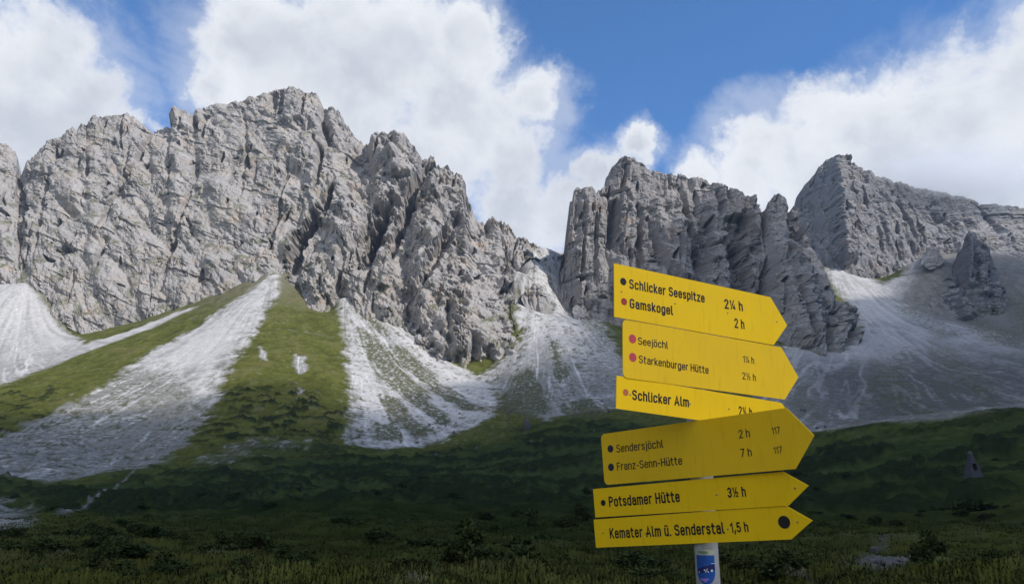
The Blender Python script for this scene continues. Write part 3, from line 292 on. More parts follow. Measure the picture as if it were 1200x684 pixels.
def massif(key, name, label, ncol, nrow, out, dip, lean, amp, strata, vstretch, tint, edge=6., dark=1.0, jag=1.0, seed=0, grass=1.0, drop=.14, rough=None, clefts=0, diag=0., warp=1.):
    d = MASS[key]
    tr, tf = np.array(d['tr'], float), np.array(d['tf'], float)
    Rg, Ft = np.array(d['ridge']), np.array(d['foot'])
    tt = np.linspace(tr[0], tr[-1], ncol)
    r = np.stack([np.interp(tt, tr, Rg[:, k]) for k in range(3)], -1)
    f = np.stack([np.interp(tt, tf, Ft[:, k]) for k in range(3)], -1)
    vv = np.linspace(-drop, 1, nrow)
    P = f[None] + (r - f)[None] * vv[:, None, None]
    # a gentler skirt below, a steeper head above
    mid = (f + r) / 2
    sl = np.concatenate([[0], np.cumsum(np.hypot(np.diff(mid[:, 0]), np.diff(mid[:, 1])))])
    S = np.broadcast_to(sl[None], P.shape[:2]).astype(np.float32); Hh = P[..., 2].astype(np.float32); V = np.broadcast_to(vv[:, None], S.shape)
    ws = S + warp * 7 * fbm(S / 45, Hh / 45, 11 + seed, 3) + 1.5 * fbm(S / 9, Hh / 9, 12 + seed, 3)
    wh = Hh + warp * 6 * fbm(S / 60, Hh / 50, 14 + seed, 3) + 1.0 * fbm(S / 8, Hh / 8, 15 + seed, 2)
    sp = ws + lean * Hh
    D = amp[0] * (billow(sp / 85, wh / (85 * vstretch), 21 + seed, 2) - .45)
    D += amp[1] * (billow(sp / 30, wh / (30 * vstretch), 25 + seed, 3) - .45)
    D += amp[2] * (billow(sp / 9, wh / (9 * vstretch), 31 + seed, 3) - .45)
    D += diag * (billow((ws + .55 * Hh) / 46, (Hh - .4 * S) / 210, 131 + seed, 3) - .45)
    D += .5 * amp[0] * fbm(S / 60, Hh / 55, 136 + seed, 3)
    if rough: D *= np.interp(tt, rough[0], rough[1])[None]
    lay = wh + math.tan(dip) * S + warp * 5 * fbm(S / 26, Hh / 26, 171 + seed, 3)
    band = np.zeros_like(S)
    smooth_ = sstep(-.25, .3, fbm(S / 38, Hh / 30, 175 + seed, 3)) * .75 + .25
    for T, a, L in ((21, strata[0], 44), (9, strata[1], 19), (3.6, strata[2], 8)):
        li = np.floor(lay / T)
        lf = lay / T - li
        offs = _VAL[(li.astype(np.int32) * 17 + seed) & 4095] * 50
        c = cells(li + 300, (sp + offs * T) / L + 300, 41 + seed)
        c2 = cells(li + 900, (sp + offs * 3) / (L * .37) + 900, 43 + seed)
        fx = (sp + offs * T) / L; fx = fx - np.floor(fx)
        c3 = cells(li + 500, (sp + offs * T) / L + 500, 45 + seed)
        k_ = 1 if T > 15 else smooth_
        D += k_ * (a * ((c - .5) * 1.2 + (c2 - .5) * .4) + a * .4 * (.5 - lf) + a * 2.0 * (c3 - .5) * (fx - .5))
        band += (_VAL[(li.astype(np.int32) * 7 + 91) & 4095] - .5) * (1.0 if T > 5 else .6)
    # joints: thin open cracks along and across the bedding
    gate = sstep(-.1, .3, fbm(S / 30, Hh / 30, 180 + seed, 3))
    for uu, vv_, L1, L2, dp, wd in ((sp, lay, 22, 70, 3.0, .03), (lay, sp, 19, 90, 2.2, .03)):
        cr = np.abs(noise2(uu / L1, vv_ / L2, 185 + seed + int(L1)) + .25 * noise2(uu / 4, vv_ / 4, 190 + seed))
        D -= dp * gate * sstep(wd * 1.8, wd * .3, cr)
    D += .7 * (.3 + smooth_) * fbm(sp / 3.4, lay / 2.2, 195 + seed, 3) + .8 * (billow(sp / 7, lay / 5, 198 + seed, 3) - .4)
    # scattered clefts and little overhangs
    rs = np.random.RandomState(900 + seed)
    for k in range(clefts):
        s0 = rs.uniform(0, sl[-1]); j_ = min(int(np.searchsorted(sl, s0)), ncol - 1)
        z0 = f[j_, 2] + (r[j_, 2] - f[j_, 2]) * rs.uniform(.04, .97)
        along_bed = rs.rand() < .15
        L_ = 7 + 26 * rs.rand() ** 1.8; wd = rs.uniform(.6, 1.2) + L_ * .03; dp = rs.uniform(4, 11)
        if along_bed: ux, uz = 1, -math.tan(dip)
        else: ux, uz = -lean + rs.normal() * .18, 1
        nn_ = math.hypot(ux, uz); ux, uz = ux / nn_ * L_, uz / nn_ * L_
        kx = rs.normal() * 2
        pts = [(s0 - ux / 2, z0 - uz / 2), (s0 + kx, z0 + kx * .5), (s0 + ux / 2, z0 + uz / 2)]
        xa = min(p[0] for p in pts) - 7; xb = max(p[0] for p in pts) + 7
        j0, j1 = np.searchsorted(sl, xa), np.searchsorted(sl, xb)
        if j1 - j0 < 3: continue
        zr = (Hh[:, j0:j1] > min(p[1] for p in pts) - 8) & (Hh[:, j0:j1] < max(p[1] for p in pts) + 8)
        i_ = np.where(zr.any(1))[0]
        if len(i_) == 0: continue
        i0, i1 = i_[0], i_[-1] + 1
        dd, al = line_d(ws[i0:i1, j0:j1] - ws[i0:i1, j0:j1].mean() + S[i0:i1, j0:j1].mean(), Hh[i0:i1, j0:j1], pts)
        D[i0:i1, j0:j1] -= dp * np.clip(1.3 - dd / (wd * (.5 + np.sin(np.pi * al))), 0, 1) ** .8
    wob = fbm(S / 12, Hh / 12, 77 + seed, 4)
    for q, wd, dp in d['gul']:
        pts = [(float(np.interp(t_, tt, sl)), z_) for t_, z_ in q]
        x0 = min(p[0] for p in pts) - 4 * wd - 10; x1 = max(p[0] for p in pts) + 4 * wd + 10
        j0, j1 = np.searchsorted(sl, x0), np.searchsorted(sl, x1)
        if j1 <= j0: continue
        dd, al = line_d(S[:, j0:j1], Hh[:, j0:j1], pts)
        dd = dd + wob[:, j0:j1] * wd * (1.3 if dp > 0 else .8)
        if dp > 0:
            D[:, j0:j1] -= dp * np.clip(1.25 - dd / wd, 0, 1) ** .8 * (.45 + .55 * np.sin(np.pi * np.clip(al, .0, 1)))
        else:
            D[:, j0:j1] -= dp * sstep(1.6, .5, dd / wd)
    tap = sstep(0, edge, np.minimum(S, sl[-1] - S)) if edge else 1
    D = D * (.15 + .85 * tap)
    # crest teeth
    saw = sl / 6.5 + .8 * noise2(sl / 11, sl * 0 + 3.5, 50 + seed); saw = saw - np.floor(saw)
    teeth = jag * (2.4 * (cells(sl / 4.2, sl * 0 + 5, 51 + seed) - .35) + 2.6 * (.4 - saw) * cells(sl / 14, sl * 0 + 8, 54 + seed) + 3.0 * noise2(sl / 9, sl * 0 + .5, 52 + seed) + 1.2 * noise2(sl / 2.3, sl * 0 + .5, 53 + seed))
    P[..., 2] += teeth[None] * sstep(.8, 1, V)
    P[..., 0] += out[0] * D; P[..., 1] += out[1] * D
    P[..., 2] += .25 * strata[1] * (cells(lay / 4, sp / 7, 61 + seed) - .5) * sstep(1.0, .9, V)
    # the far side of the crest
    back = []
    for k in range(1, 7):
        q = P[-1].copy(); q[:, 0] -= out[0] * 5 * k ** 1.25; q[:, 1] -= out[1] * 5 * k ** 1.25
        q[:, 2] -= 4 * k ** 1.45 + 1.5 * noise2(sl / 6, sl * 0 + k * .7, 70 + seed); back.append(q)
    Pf = np.concatenate([P, np.stack(back)], 0)
    n = normals(P); nz_ = np.abs(n[..., 2])
    # the colour of the stone itself
    tone = 1 + .22 * fbm(S / 40, Hh / 40, 81 + seed, 4) + .16 * fbm(S / 6, Hh / 5, 84 + seed, 4) + .05 * band
    tone += .17 * fbm(sp / 4, lay / 1.6, 150 + seed, 3) + .24 * fbm(sp / 22, lay / 3.2, 154 + seed, 3) + .10 * (fbm(S / 1.5, Hh / 1.5, 158 + seed, 2))
    stain = sstep(.10, .45, fbm(sp / 4.0, wh / 70, 87 + seed, 3) + .5 * fbm(S / 50, Hh / 50, 88 + seed, 2))
    warm = sstep(.0, .5, fbm(S / 35, Hh / 25, 90 + seed, 4) + .1)
    pink = sstep(.18, .5, fbm(S / 22, Hh / 18, 93 + seed, 4))
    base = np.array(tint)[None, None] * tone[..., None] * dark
    base = base * (1 - .26 * stain[..., None])
    base = base * (1 + warm[..., None] * np.array([.05, .015, -.045]))
    base = base * (1 + pink[..., None] * np.array([.15, .04, -.06]))
    deb = sstep(.60, .80, nz_ + .10 * fbm(S / 5, Hh / 5, 96 + seed, 3))[..., None]
    base = base * (1 - deb * .7) + np.array([.37, .36, .345]) * deb * .7
    gr = grass * sstep(.45, .62, nz_) * sstep(.16, .34, fbm(S / 24, Hh / 16, 99 + seed, 4) + .16 * (1 - sstep(0, .45, V)) - .04)
    base = base * (1 - gr[..., None] * .8) + np.array([.10, .105, .04]) * gr[..., None] * .8
    base = np.clip(base, .04, .6)
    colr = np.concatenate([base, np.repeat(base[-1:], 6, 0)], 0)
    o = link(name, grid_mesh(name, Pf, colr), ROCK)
    tag(o, label, 'mountain', kind='structure')
    return o

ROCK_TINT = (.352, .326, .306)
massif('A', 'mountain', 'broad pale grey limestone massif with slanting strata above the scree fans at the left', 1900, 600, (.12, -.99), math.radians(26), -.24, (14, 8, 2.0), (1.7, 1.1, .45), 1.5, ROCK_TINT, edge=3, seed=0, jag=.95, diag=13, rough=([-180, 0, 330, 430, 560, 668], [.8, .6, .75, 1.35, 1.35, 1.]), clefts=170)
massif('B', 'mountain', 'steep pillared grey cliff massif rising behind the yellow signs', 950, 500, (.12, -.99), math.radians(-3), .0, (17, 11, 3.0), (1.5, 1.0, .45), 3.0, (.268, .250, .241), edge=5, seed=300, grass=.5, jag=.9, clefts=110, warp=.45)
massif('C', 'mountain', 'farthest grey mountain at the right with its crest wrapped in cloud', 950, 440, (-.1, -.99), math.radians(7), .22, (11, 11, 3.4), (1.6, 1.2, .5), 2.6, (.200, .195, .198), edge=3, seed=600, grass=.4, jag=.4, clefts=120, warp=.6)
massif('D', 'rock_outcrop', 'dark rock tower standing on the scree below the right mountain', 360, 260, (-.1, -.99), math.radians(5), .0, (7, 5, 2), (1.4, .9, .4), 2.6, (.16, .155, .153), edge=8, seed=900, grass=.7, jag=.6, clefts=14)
massif('E', 'rock_outcrop', 'small grey crag splitting the middle scree fan', 160, 160, (0, -1.), math.radians(12), .1, (4, 5, 3), (1.6, 1.0, .5), 2.2, ROCK_TINT, edge=6, seed=1200, grass=.3, jag=.7)
massif('F', 'rock_outcrop', 'narrow grey rib beside the green strip left of the signs', 110, 110, (0, -1.), math.radians(12), .1, (2, 3, 2), (1.2, .8, .4), 2.2, ROCK_TINT, edge=4, seed=1300, grass=.3, jag=.6)
massif('G', 'rock_outcrop', 'low grey rock band just left of the second sign board', 110, 90, (0, -1.), math.radians(12), .1, (2, 3, 2), (1.2, .8, .4), 2.2, ROCK_TINT, edge=4, seed=1400, grass=.3, jag=.6)

massif('H', 'rock_outcrop', 'small rock knob on the brown slope left of the dark tower', 110, 80, (-.1, -.99), math.radians(5), .0, (2, 3, 2), (1.2, .8, .4), 2.2, (.22, .212, .205), edge=5, seed=1500, grass=.3, jag=.6)
massif('K', 'rock_outcrop', 'low dark rock band below the brown slope at the right', 160, 80, (-.1, -.99), math.radians(5), .0, (4, 4, 2), (1.2, .8, .4), 2.2, (.17, .165, .162), edge=6, seed=1600, grass=.5, jag=.7)

# ------------------------------------------------------------------ the ground: one sheet
FIT = tps_fit([p[:2] for p in TPS], np.array([p[2] for p in TPS]), 2e-3)
azf = np.radians(np.linspace(-45, 45, 1000))
azb = np.radians(np.linspace(45, 315, 80))[1:-1]
az = np.concatenate([azf, azb]).astype(np.float64)
rad = np.concatenate([np.geomspace(.05, 60, 215), np.linspace(60, 1150, 800)[1:], np.geomspace(1150, 9000, 24)[1:]])
AZ, RR = np.meshgrid(az, rad)
GX_, GY_ = RR * np.sin(AZ), RR * np.cos(AZ)

def base_height(x, y):
    rr = np.hypot(x, y); k = np.minimum(1, 1500 / np.maximum(rr, 1))
    z = tps_eval(FIT, x * k, y * k)
    kk = sstep(1100, 1600, rr)
    return z * (1 - kk) + 260 * kk

MON = (81.9, 135.3)
def masks(x, y):
    """what grows or lies where: plan-view outlines frayed by noise"""
    x = np.asarray(x, np.float32); y = np.asarray(y, np.float32)
    o = {}
    n_big = fbm(x / 30, y / 30, 201, 4); n_mid = fbm(x / 9, y / 9, 206, 4); n_sml = fbm(x / 3, y / 3, 211, 3)
    scree = np.zeros_like(x); rill = np.zeros_like(x); fan = np.zeros_like(x); run = np.zeros_like(x); turf = np.zeros_like(x)
    for nm, ap, soft, fray, mixm in FANS:
        ax, ay = ap
        sd_all = poly_sd(x, y, POLYS[nm], 60.)
        sel = sd_all > -45
        if not sel.any(): continue
        sd = sd_all[sel]; xs_, ys_ = x[sel], y[sel]; nm_, ns_ = n_mid[sel], n_sml[sel]
        th = np.arctan2(xs_ - ax, -(ys_ - ay)); rr = np.hypot(xs_ - ax, ys_ - ay)
        fl = fbm(th * 18, rr / 130, 220, 4) * .6 + fbm(th * 50, rr / 70, 226, 3) * .3 + .2 * ns_
        m = sstep(-soft, soft, sd + fray * (fl * .35 + nm_ * .9 + ns_ * .35) * (.25 + .75 * sstep(0, 190, rr)))
        tf_ = turf[sel]
        for pn in PATCHES.get(nm, ()):          # tongues of turf and soil between the runnels
            k = sstep(-2.5, 2.5, poly_sd(xs_, ys_, POLYS[pn]) + 10 * (fbm(th * 34, rr / 70, 227, 3) + .8 * fbm(th * 90, rr / 40, 228, 3)) + 3 * ns_ + 2)
            ks = k * (.45 if nm == 'right' else .95) * sstep(-.30, .12, ns_ + .6 * fbm(xs_ / 1.4, ys_ / 1.4, 229, 2) + .12)
            m = m * (1 - ks); tf_ = np.maximum(tf_, k)
        turf[sel] = tf_
        fan[sel] = np.maximum(fan[sel], m)
        wig = th + .012 * fbm(th * 12, rr / 60, 236, 2)
        rn_ = sstep(.10, .02, np.abs(noise2(wig * 24, rr / 260, 237))) * .7 + sstep(.12, .03, np.abs(noise2(wig * 55, rr / 160, 238))) * .5
        run[sel] = np.where(m > .2, rn_ * sstep(-.2, .2, fbm(th * 9, rr / 120, 239, 2) + .1), run[sel])
        if mixm is not None:
            core = sstep(-25, 25, poly_sd(xs_, ys_, POLYS[mixm[0]]) + 14 * nm_) if mixm[0] else 0
            thr = mixm[1]
            streak = sstep(thr - .22, thr + .22, fl * .4 + nm_ * .55 + .55 * fbm(xs_ / 4.5, ys_ / 2.6, 231, 3) + .5 * fbm(xs_ / 1.8, ys_ / 1.3, 232, 2))
            m = m * np.maximum(core, streak)
        scree[sel] = np.maximum(scree[sel], m); rill[sel] = np.where(m > .2, fl, rill[sel])
    for nm in ('green_strip', 'right_green', 'right_green_b', 'right_green_c'):
        k = sstep(-9, 9, poly_sd(x, y, POLYS[nm]) + 14 * n_mid + 6 * n_sml)
        scree = scree * (1 - k * (.8 if nm == 'right_green' else .92) * sstep(-.25, .2, n_sml + .7 * fbm(x / 1.5, y / 1.5, 234, 2)))
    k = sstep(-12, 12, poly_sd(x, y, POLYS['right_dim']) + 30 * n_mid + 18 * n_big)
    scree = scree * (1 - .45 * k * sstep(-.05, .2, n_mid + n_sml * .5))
    bar = np.zeros_like(x)
    for nm, soft in (('path', .22), ('track', .9), ('trail_west', .7), ('trail_east', .7)):
        dd, _ = line_d(x, y, POLYS[nm]); bar = np.maximum(bar, sstep(soft, soft * .3, dd + n_sml * soft * 1.2))
    for nm in ('stream_a', 'stream_b'):
        bar = np.maximum(bar, sstep(-.4, .3, poly_sd(x, y, POLYS[nm]) + n_sml * 1.6))
    o['run'] = run; o['turf'] = turf; o['scree'] = scree; o['bare'] = bar; o['rill'] = rill; o['fan'] = fan
    o['heath'] = sstep(-35, 45, poly_sd(x, y, POLYS['heath']) + 30 * n_big)
    e = fbm(x / 34, y / 15, 240, 4) + .35 * fbm(x / 8, y / 5, 245, 3)
    o['pine'] = sstep(.06, .14, e + .08 * sstep(260, 120, y)) * o['heath'] * sstep(60, 110, y) * (1 - scree)
    up = sstep(.20, .30, fbm(x / 14, y / 6, 250, 3)) * sstep(-22, 8, poly_sd(x, y, PINE_A)) + sstep(.1, .2, fbm(x / 14, y / 6, 250, 3)) * sstep(-22, 8, poly_sd(x, y, PINE_B))
    o['pine'] = np.maximum(o['pine'], np.clip(up, 0, 1) * (1 - scree))
    o['n'] = (n_big, n_mid, n_sml)
    return o

def ground_height(x, y, mk=None):
    x = np.asarray(x, np.float64); y = np.asarray(y, np.float64)
    z = base_height(x, y)
    if mk is None: mk = masks(x, y)
    n_big, n_mid, n_sml = mk['n']; rr = np.hypot(x, y)
    far = sstep(60, 260, rr)
    z = z + far * (3.2 * n_big + 1.5 * n_mid + .35 * n_sml) * (1 - .55 * mk['scree']) + (1 - far) * (.75 * sstep(8, 40, rr) * n_big * 1.2 + .75 * sstep(4, 20, rr) * n_mid + .42 * n_sml)
    z = z + 2.6 * fbm(x / 24, y / 20, 262, 3) * sstep(45, 110, rr) * sstep(260, 170, rr)
    z = z + .16 * fbm(x / .9, y / .9, 260, 3) * sstep(120, 40, rr)
    z = z + mk['scree'] * far * (.7 * mk['rill'] + .12 * n_sml)
    z = z + mk['pine'] * (1.4 + 1.3 * n_sml + 1.0 * n_mid) * (.35 + .65 * sstep(80, 200, rr))
    z = z - mk['bare'] * .12
    dm = np.hypot((x - MON[0]) / 1.7, y - MON[1])
    z = z + 1.3 * sstep(13, 5, dm)
    return z

MK = masks(GX_, GY_)
GZ = ground_height(GX_, GY_, MK)
n_big, n_mid, n_sml = MK['n']
def lerp(a, b, k): return a * (1 - k[..., None]) + b * k[..., None]
fine_n = fbm(GX_ / 1.1, GY_ / 1.1, 270, 3)
grass_c = np.array([.098, .104, .024])[None, None] * (1 + .35 * n_big + .45 * n_mid + .4 * n_sml + .3 * fine_n)[..., None]
grass_c = lerp(grass_c, np.array([.05, .062, .02]) * np.ones_like(grass_c), sstep(.1, .35, fbm(GX_ / 7, GY_ / 4, 285, 3)) * .6)
grass_c = lerp(grass_c, np.array([.24, .23, .21]) * np.ones_like(grass_c), sstep(.46, .58, n_sml + .35 * n_big) * .8)
grass_c = lerp(grass_c, np.array([.175, .160, .115]) * (1 + .3 * n_sml[..., None]), np.clip(sstep(135, 215, GZ + 30 * n_big + 14 * n_mid) * .9 * sstep(120, 40, GX_) + sstep(.25, .5, n_mid + .4 * n_sml) * .3, 0, 1))
grass_c = lerp(grass_c, np.array([.125, .112, .045]) * np.ones_like(grass_c), sstep(.1, .45, n_big + .5 * n_mid) * .6)
heath_c = np.array([.027, .040, .012])[None, None] * (1.35 - .6 * sstep(260, 60, RR))[..., None] * (1 + .5 * n_mid + .6 * n_sml)[..., None]
heath_c = lerp(heath_c, np.array([.038, .045, .014]) * np.ones_like(heath_c), sstep(.05, .35, fbm(GX_ / 5, GY_ / 2.5, 275, 3)) * sstep(170, 60, RR))
g = lerp(grass_c, heath_c, MK['heath'])
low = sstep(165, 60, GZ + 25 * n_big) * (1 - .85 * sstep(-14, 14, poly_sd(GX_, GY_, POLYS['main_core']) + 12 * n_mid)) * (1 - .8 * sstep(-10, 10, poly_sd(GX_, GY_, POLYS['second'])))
g = lerp(g, np.array([.115, .112, .082]) * (1 + .5 * n_sml)[..., None], MK['fan'] * (1 - .6 * MK['heath']) * .75)
g = lerp(g, np.array([.016, .024, .010]) * (1 + .8 * n_sml)[..., None], MK['pine'] * .92)
sc = np.array([.44, .425, .412])[None, None] * (1 + .14 * MK['rill'] + .14 * n_sml + .10 * n_mid + .18 * fine_n)[..., None]
sc = lerp(sc, np.array([.29, .285, .275]) * np.ones_like(sc), sstep(.0, -.32, MK['rill'] + .3 * n_mid + .25 * n_big) * .6)
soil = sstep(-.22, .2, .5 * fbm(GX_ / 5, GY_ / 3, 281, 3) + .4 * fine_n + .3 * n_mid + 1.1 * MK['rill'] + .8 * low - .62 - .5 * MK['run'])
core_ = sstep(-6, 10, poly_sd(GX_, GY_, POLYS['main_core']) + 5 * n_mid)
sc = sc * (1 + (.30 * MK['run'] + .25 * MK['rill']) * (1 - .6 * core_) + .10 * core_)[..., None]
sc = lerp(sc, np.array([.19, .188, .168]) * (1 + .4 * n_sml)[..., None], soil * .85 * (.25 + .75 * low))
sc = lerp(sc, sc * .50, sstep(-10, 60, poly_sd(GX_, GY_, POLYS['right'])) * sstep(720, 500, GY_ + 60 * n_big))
brown = sstep(-10, 14, poly_sd(GX_, GY_, POLYS['right_brown']) + 20 * n_mid)
sc = lerp(sc, np.array([.185, .172, .152]) * (1 + .45 * n_sml + .35 * fine_n + .5 * n_mid)[..., None], brown * .9)
g = lerp(g, np.array([.088, .088, .052]) * (1 + .6 * n_sml + .5 * fine_n)[..., None], MK['turf'] * (1 - .5 * MK['heath']) * .8)
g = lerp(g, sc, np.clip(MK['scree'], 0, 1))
g = lerp(g, np.where((RR < 90)[..., None], .5, 1.) * np.array([.21, .207, .205]) * (1 + .6 * n_sml + .5 * fine_n)[..., None], MK['bare'] * np.clip(.55 + .8 * n_sml + .5 * fine_n, .1, .9))
GP = np.stack([GX_, GY_, GZ], -1)
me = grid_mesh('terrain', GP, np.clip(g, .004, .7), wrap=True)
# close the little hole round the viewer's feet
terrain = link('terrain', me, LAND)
tag(terrain, 'valley floor, grassy slopes and scree fans below the mountains', 'terrain', kind='structure')

def gz(x, y): return float(ground_height(np.array([x]), np.array([y]))[0])

# ------------------------------------------------------------------ the cloud that shades the valley, high behind the viewer
CZ_ = 1150.; NEAR = 9  # the cloud's near edge is shaped to let some sun onto the boards
sh = [(p[0] + SUN.x / SUN.z * (CZ_ - p[2]), p[1] + SUN.y / SUN.z * (CZ_ - p[2])) for p in SHADE]
close = [(900, 420, 60), (850, -20, 0), (300, NEAR, 0), (-300, NEAR, 0), (-800, -20, 0), (-950, 350, 40)]
sh += [(p[0] + SUN.x / SUN.z * (CZ_ - p[2]), p[1] + SUN.y / SUN.z * (CZ_ - p[2])) for p in close]
sha = np.array(sh); x0, y0 = sha.min(0) - 150; x1, y1 = sha.max(0) + 150
cx_, cy_ = np.meshgrid(np.linspace(x0, x1, 230), np.linspace(y0, y1, 130))
sd = poly_sd(cx_, cy_, sh)
cd = sstep(-55, 55, sd + 40 * fbm(cx_ / 90, cy_ / 90, 301, 4) + 20 * fbm(cx_ / 28, cy_ / 28, 305, 3))
thick = np.sqrt(np.clip(cd, 0, 1)) * (60 + 50 * fbm(cx_ / 120, cy_ / 120, 307, 4)) + .5
top = np.stack([cx_, cy_, CZ_ + thick], -1); bot = np.stack([cx_, cy_, CZ_ - .35 * thick], -1)
nr, nc = cx_.shape
V = np.concatenate([top.reshape(-1, 3), bot.reshape(-1, 3)])
ii = np.arange(nr * nc).reshape(nr, nc); q = np.stack([ii[:-1, :-1], ii[:-1, 1:], ii[1:, 1:], ii[1:, :-1]], -1).reshape(-1, 4)
rim = np.concatenate([ii[0, :], ii[1:, -1], ii[-1, -2::-1], ii[-2:0:-1, 0]]); rn = np.roll(rim, -1); kk = nr * nc
Fq = np.concatenate([q, q[:, ::-1] + kk, np.stack([rim, rim + kk, rn + kk, rn], -1)])
m, nt, b = material('cloud_vapour'); nt.n.clear()
att = nt.new('ShaderNodeVertexColor', layer_name='tint')
al = nt.math('MULTIPLY', att.outputs[0], .82)
tr_ = nt.new('ShaderNodeBsdfTransparent'); df = nt.new('ShaderNodeBsdfDiffuse'); df.inputs[0].default_value = (.9, .9, .92, 1)
tl = nt.new('ShaderNodeBsdfTranslucent'); tl.inputs[0].default_value = (.9, .9, .92, 1)
mx = nt.new('ShaderNodeMixShader'); mx.inputs[0].default_value = .6; nt.l.new(df.outputs[0], mx.inputs[1]); nt.l.new(tl.outputs[0], mx.inputs[2])
m2 = nt.new('ShaderNodeMixShader'); nt.l.new(al, m2.inputs[0]); nt.l.new(tr_.outputs[0], m2.inputs[1]); nt.l.new(mx.outputs[0], m2.inputs[2])
ou = nt.new('ShaderNodeOutputMaterial'); nt.l.new(m2.outputs[0], ou.inputs[0])
cdv = np.concatenate([cd.ravel(), cd.ravel()])[:, None] * np.ones((1, 3))
o = link('cloud', tri_mesh('cloud', V, Fq, cdv), m)
tag(o, 'white cumulus high behind the viewer whose shadow lies on the valley', 'cloud', kind='structure')

# ------------------------------------------------------------------ cloud cap on the farthest mountain
m, nt, b = material('cloud_cap_vapour'); nt.n.clear()
tcn = nt.new('ShaderNodeTexCoord'); oc = tcn.outputs['Object']
ln = nt.new('ShaderNodeVectorMath', operation='LENGTH'); nt.l.new(oc, ln.inputs[0])
mp = nt.new('ShaderNodeMapping'); nt.l.new(oc, mp.inputs[0]); mp.inputs['Scale'].default_value = (3.2, 1, 1.1)
nn = nt.noise(mp.outputs[0], 2.2, 5, .6)
den = nt.remap(nt.math('ADD', nt.math('SUBTRACT', 1.0, ln.outputs['Value']), nt.math('MULTIPLY', nt.math('SUBTRACT', nn, .5), 1.3)), .0, .8, 0, .022)
pv = nt.new('ShaderNodeVolumePrincipled'); nt.l.new(den, pv.inputs['Density']); pv.inputs['Color'].default_value = (.99, .99, 1, 1); pv.inputs['Anisotropy'].default_value = .1
ou = nt.new('ShaderNodeOutputMaterial'); nt.l.new(pv.outputs[0], ou.inputs['Volume'])
bm = bmesh.new(); bmesh.ops.create_icosphere(bm, subdivisions=4, radius=1.0)
for v_ in bm.verts: v_.co *= 1 + .06 * math.sin(9 * v_.co.x + 5 * v_.co.z)
cap = link('cloud', bm_mesh('cloud_cap', bm), m)
cap.location = CAP[:3]; cap.scale = CAP[3:6]; cap.rotation_euler = (0, CAP[6], 0)
tag(cap, 'thin grey cloud clinging to the crest of the farthest mountain', 'cloud', kind='structure')

# ------------------------------------------------------------------ the air of the valley
m, nt, b = material('valley_air'); nt.n.clear()
pv = nt.new('ShaderNodeVolumePrincipled'); pv.inputs['Density'].default_value = HAZE; pv.inputs['Color'].default_value = (.62, .76, 1, 1); pv.inputs['Anisotropy'].default_value = .2
ou = nt.new('ShaderNodeOutputMaterial'); nt.l.new(pv.outputs[0], ou.inputs['Volume'])
bm = bmesh.new(); bmesh.ops.create_cube(bm, size=1)
air = link('haze', bm_mesh('haze', bm), m); air.scale = (2 * 9200, 2 * 9200, 1000); air.location = (0, 0, 500 - 80)
tag(air, 'thin bluish air filling the valley in front of the mountains', 'haze', kind='stuff')

# ------------------------------------------------------------------ shrubs, grass, stones
random.seed(4); rng = np.random.RandomState(11)
def tint_material(name, rough=.8, spec=.2, trans=False):
    m, nt, b = material(name)
    att = nt.new('ShaderNodeVertexColor', layer_name='tint'); nt.l.new(att.outputs[0], b.inputs['Base Color'])
    b.inputs['Roughness'].default_value = rough; b.inputs['Specular IOR Level'].default_value = spec
    return m
FOLIAGE = tint_material('dwarf_pine_foliage', .9, .05); BLADES = tint_material('grass_blades', .9, .03)

def bush_mesh(seed, n=900, tall=.75):
    """tufts of needles round a handful of crooked stems, one metre wide"""
    rs = np.random.RandomState(seed); k = rs.randint(5, 8)
    cen = np.stack([rs.uniform(-.33, .33, k), rs.uniform(-.33, .33, k), rs.uniform(.18, tall * .75, k)], -1); rd = rs.uniform(.14, .26, k)
    w_ = rs.randint(0, k, n); u = rs.normal(size=(n, 3)); u /= np.linalg.norm(u, axis=1, keepdims=True)
    p = cen[w_] + u * rd[w_][:, None] * rs.uniform(.45, 1.1, n)[:, None]; p[:, 2] = np.abs(p[:, 2])
    a = u + rs.normal(size=(n, 3)) * .5 + np.array([0, 0, .5]); a /= np.linalg.norm(a, axis=1, keepdims=True)
    s = np.cross(a, rs.normal(size=(n, 3))); s /= np.linalg.norm(s, axis=1, keepdims=True)
    L = rs.uniform(.06, .13, n)[:, None]; W = L * .28
    Vv = np.stack([p - s * W, p + a * L * .6 - s * W * 1.2, p + a * L, p + s * W], 1).reshape(-1, 3)
    c = np.array([.029, .044, .016])[None] * rs.uniform(.6, 1.5, n)[:, None] * np.array([rs.uniform(.9, 1.2), 1, 1])
    # stems
    Fq = np.arange(4 * n).reshape(-1, 4)
    st = []; sf = []; base = 4 * n
    for q in cen:
        for (dx, dy) in ((.012, 0), (0, .012)):
            st += [(-dx, -dy, -.1), (dx, dy, -.1), (q[0] + dx, q[1] + dy, q[2]), (q[0] - dx, q[1] - dy, q[2])]
            sf.append([base, base + 1, base + 2, base + 3]); base += 4
    Vv = np.concatenate([Vv, np.array(st)]); Fq = np.concatenate([Fq, np.array(sf)])
    cc = np.concatenate([np.repeat(c, 4, 0), np.tile([.05, .035, .025], (len(st), 1))])
    return tri_mesh('bush', Vv, Fq, cc)
BUSH = [bush_mesh(100 + k, tall=t) for k, t in enumerate((.6, .75, .9, .7, 1.15, .5))]
for me_ in BUSH: me_.materials.append(FOLIAGE)
def put_bush(x, y, wdt, label, group, var, hs=1.0, rz=None, name='mountain_pine'):
    o = bpy.data.objects.new(name, BUSH[var]); COL.objects.link(o)
    o.location = (x, y, gz(x, y) - .05 * wdt); o.scale = (wdt, wdt, wdt * hs); o.rotation_euler = (0, 0, random.random() * 6.3 if rz is None else rz)
    return tag(o, label, 'shrub', group)
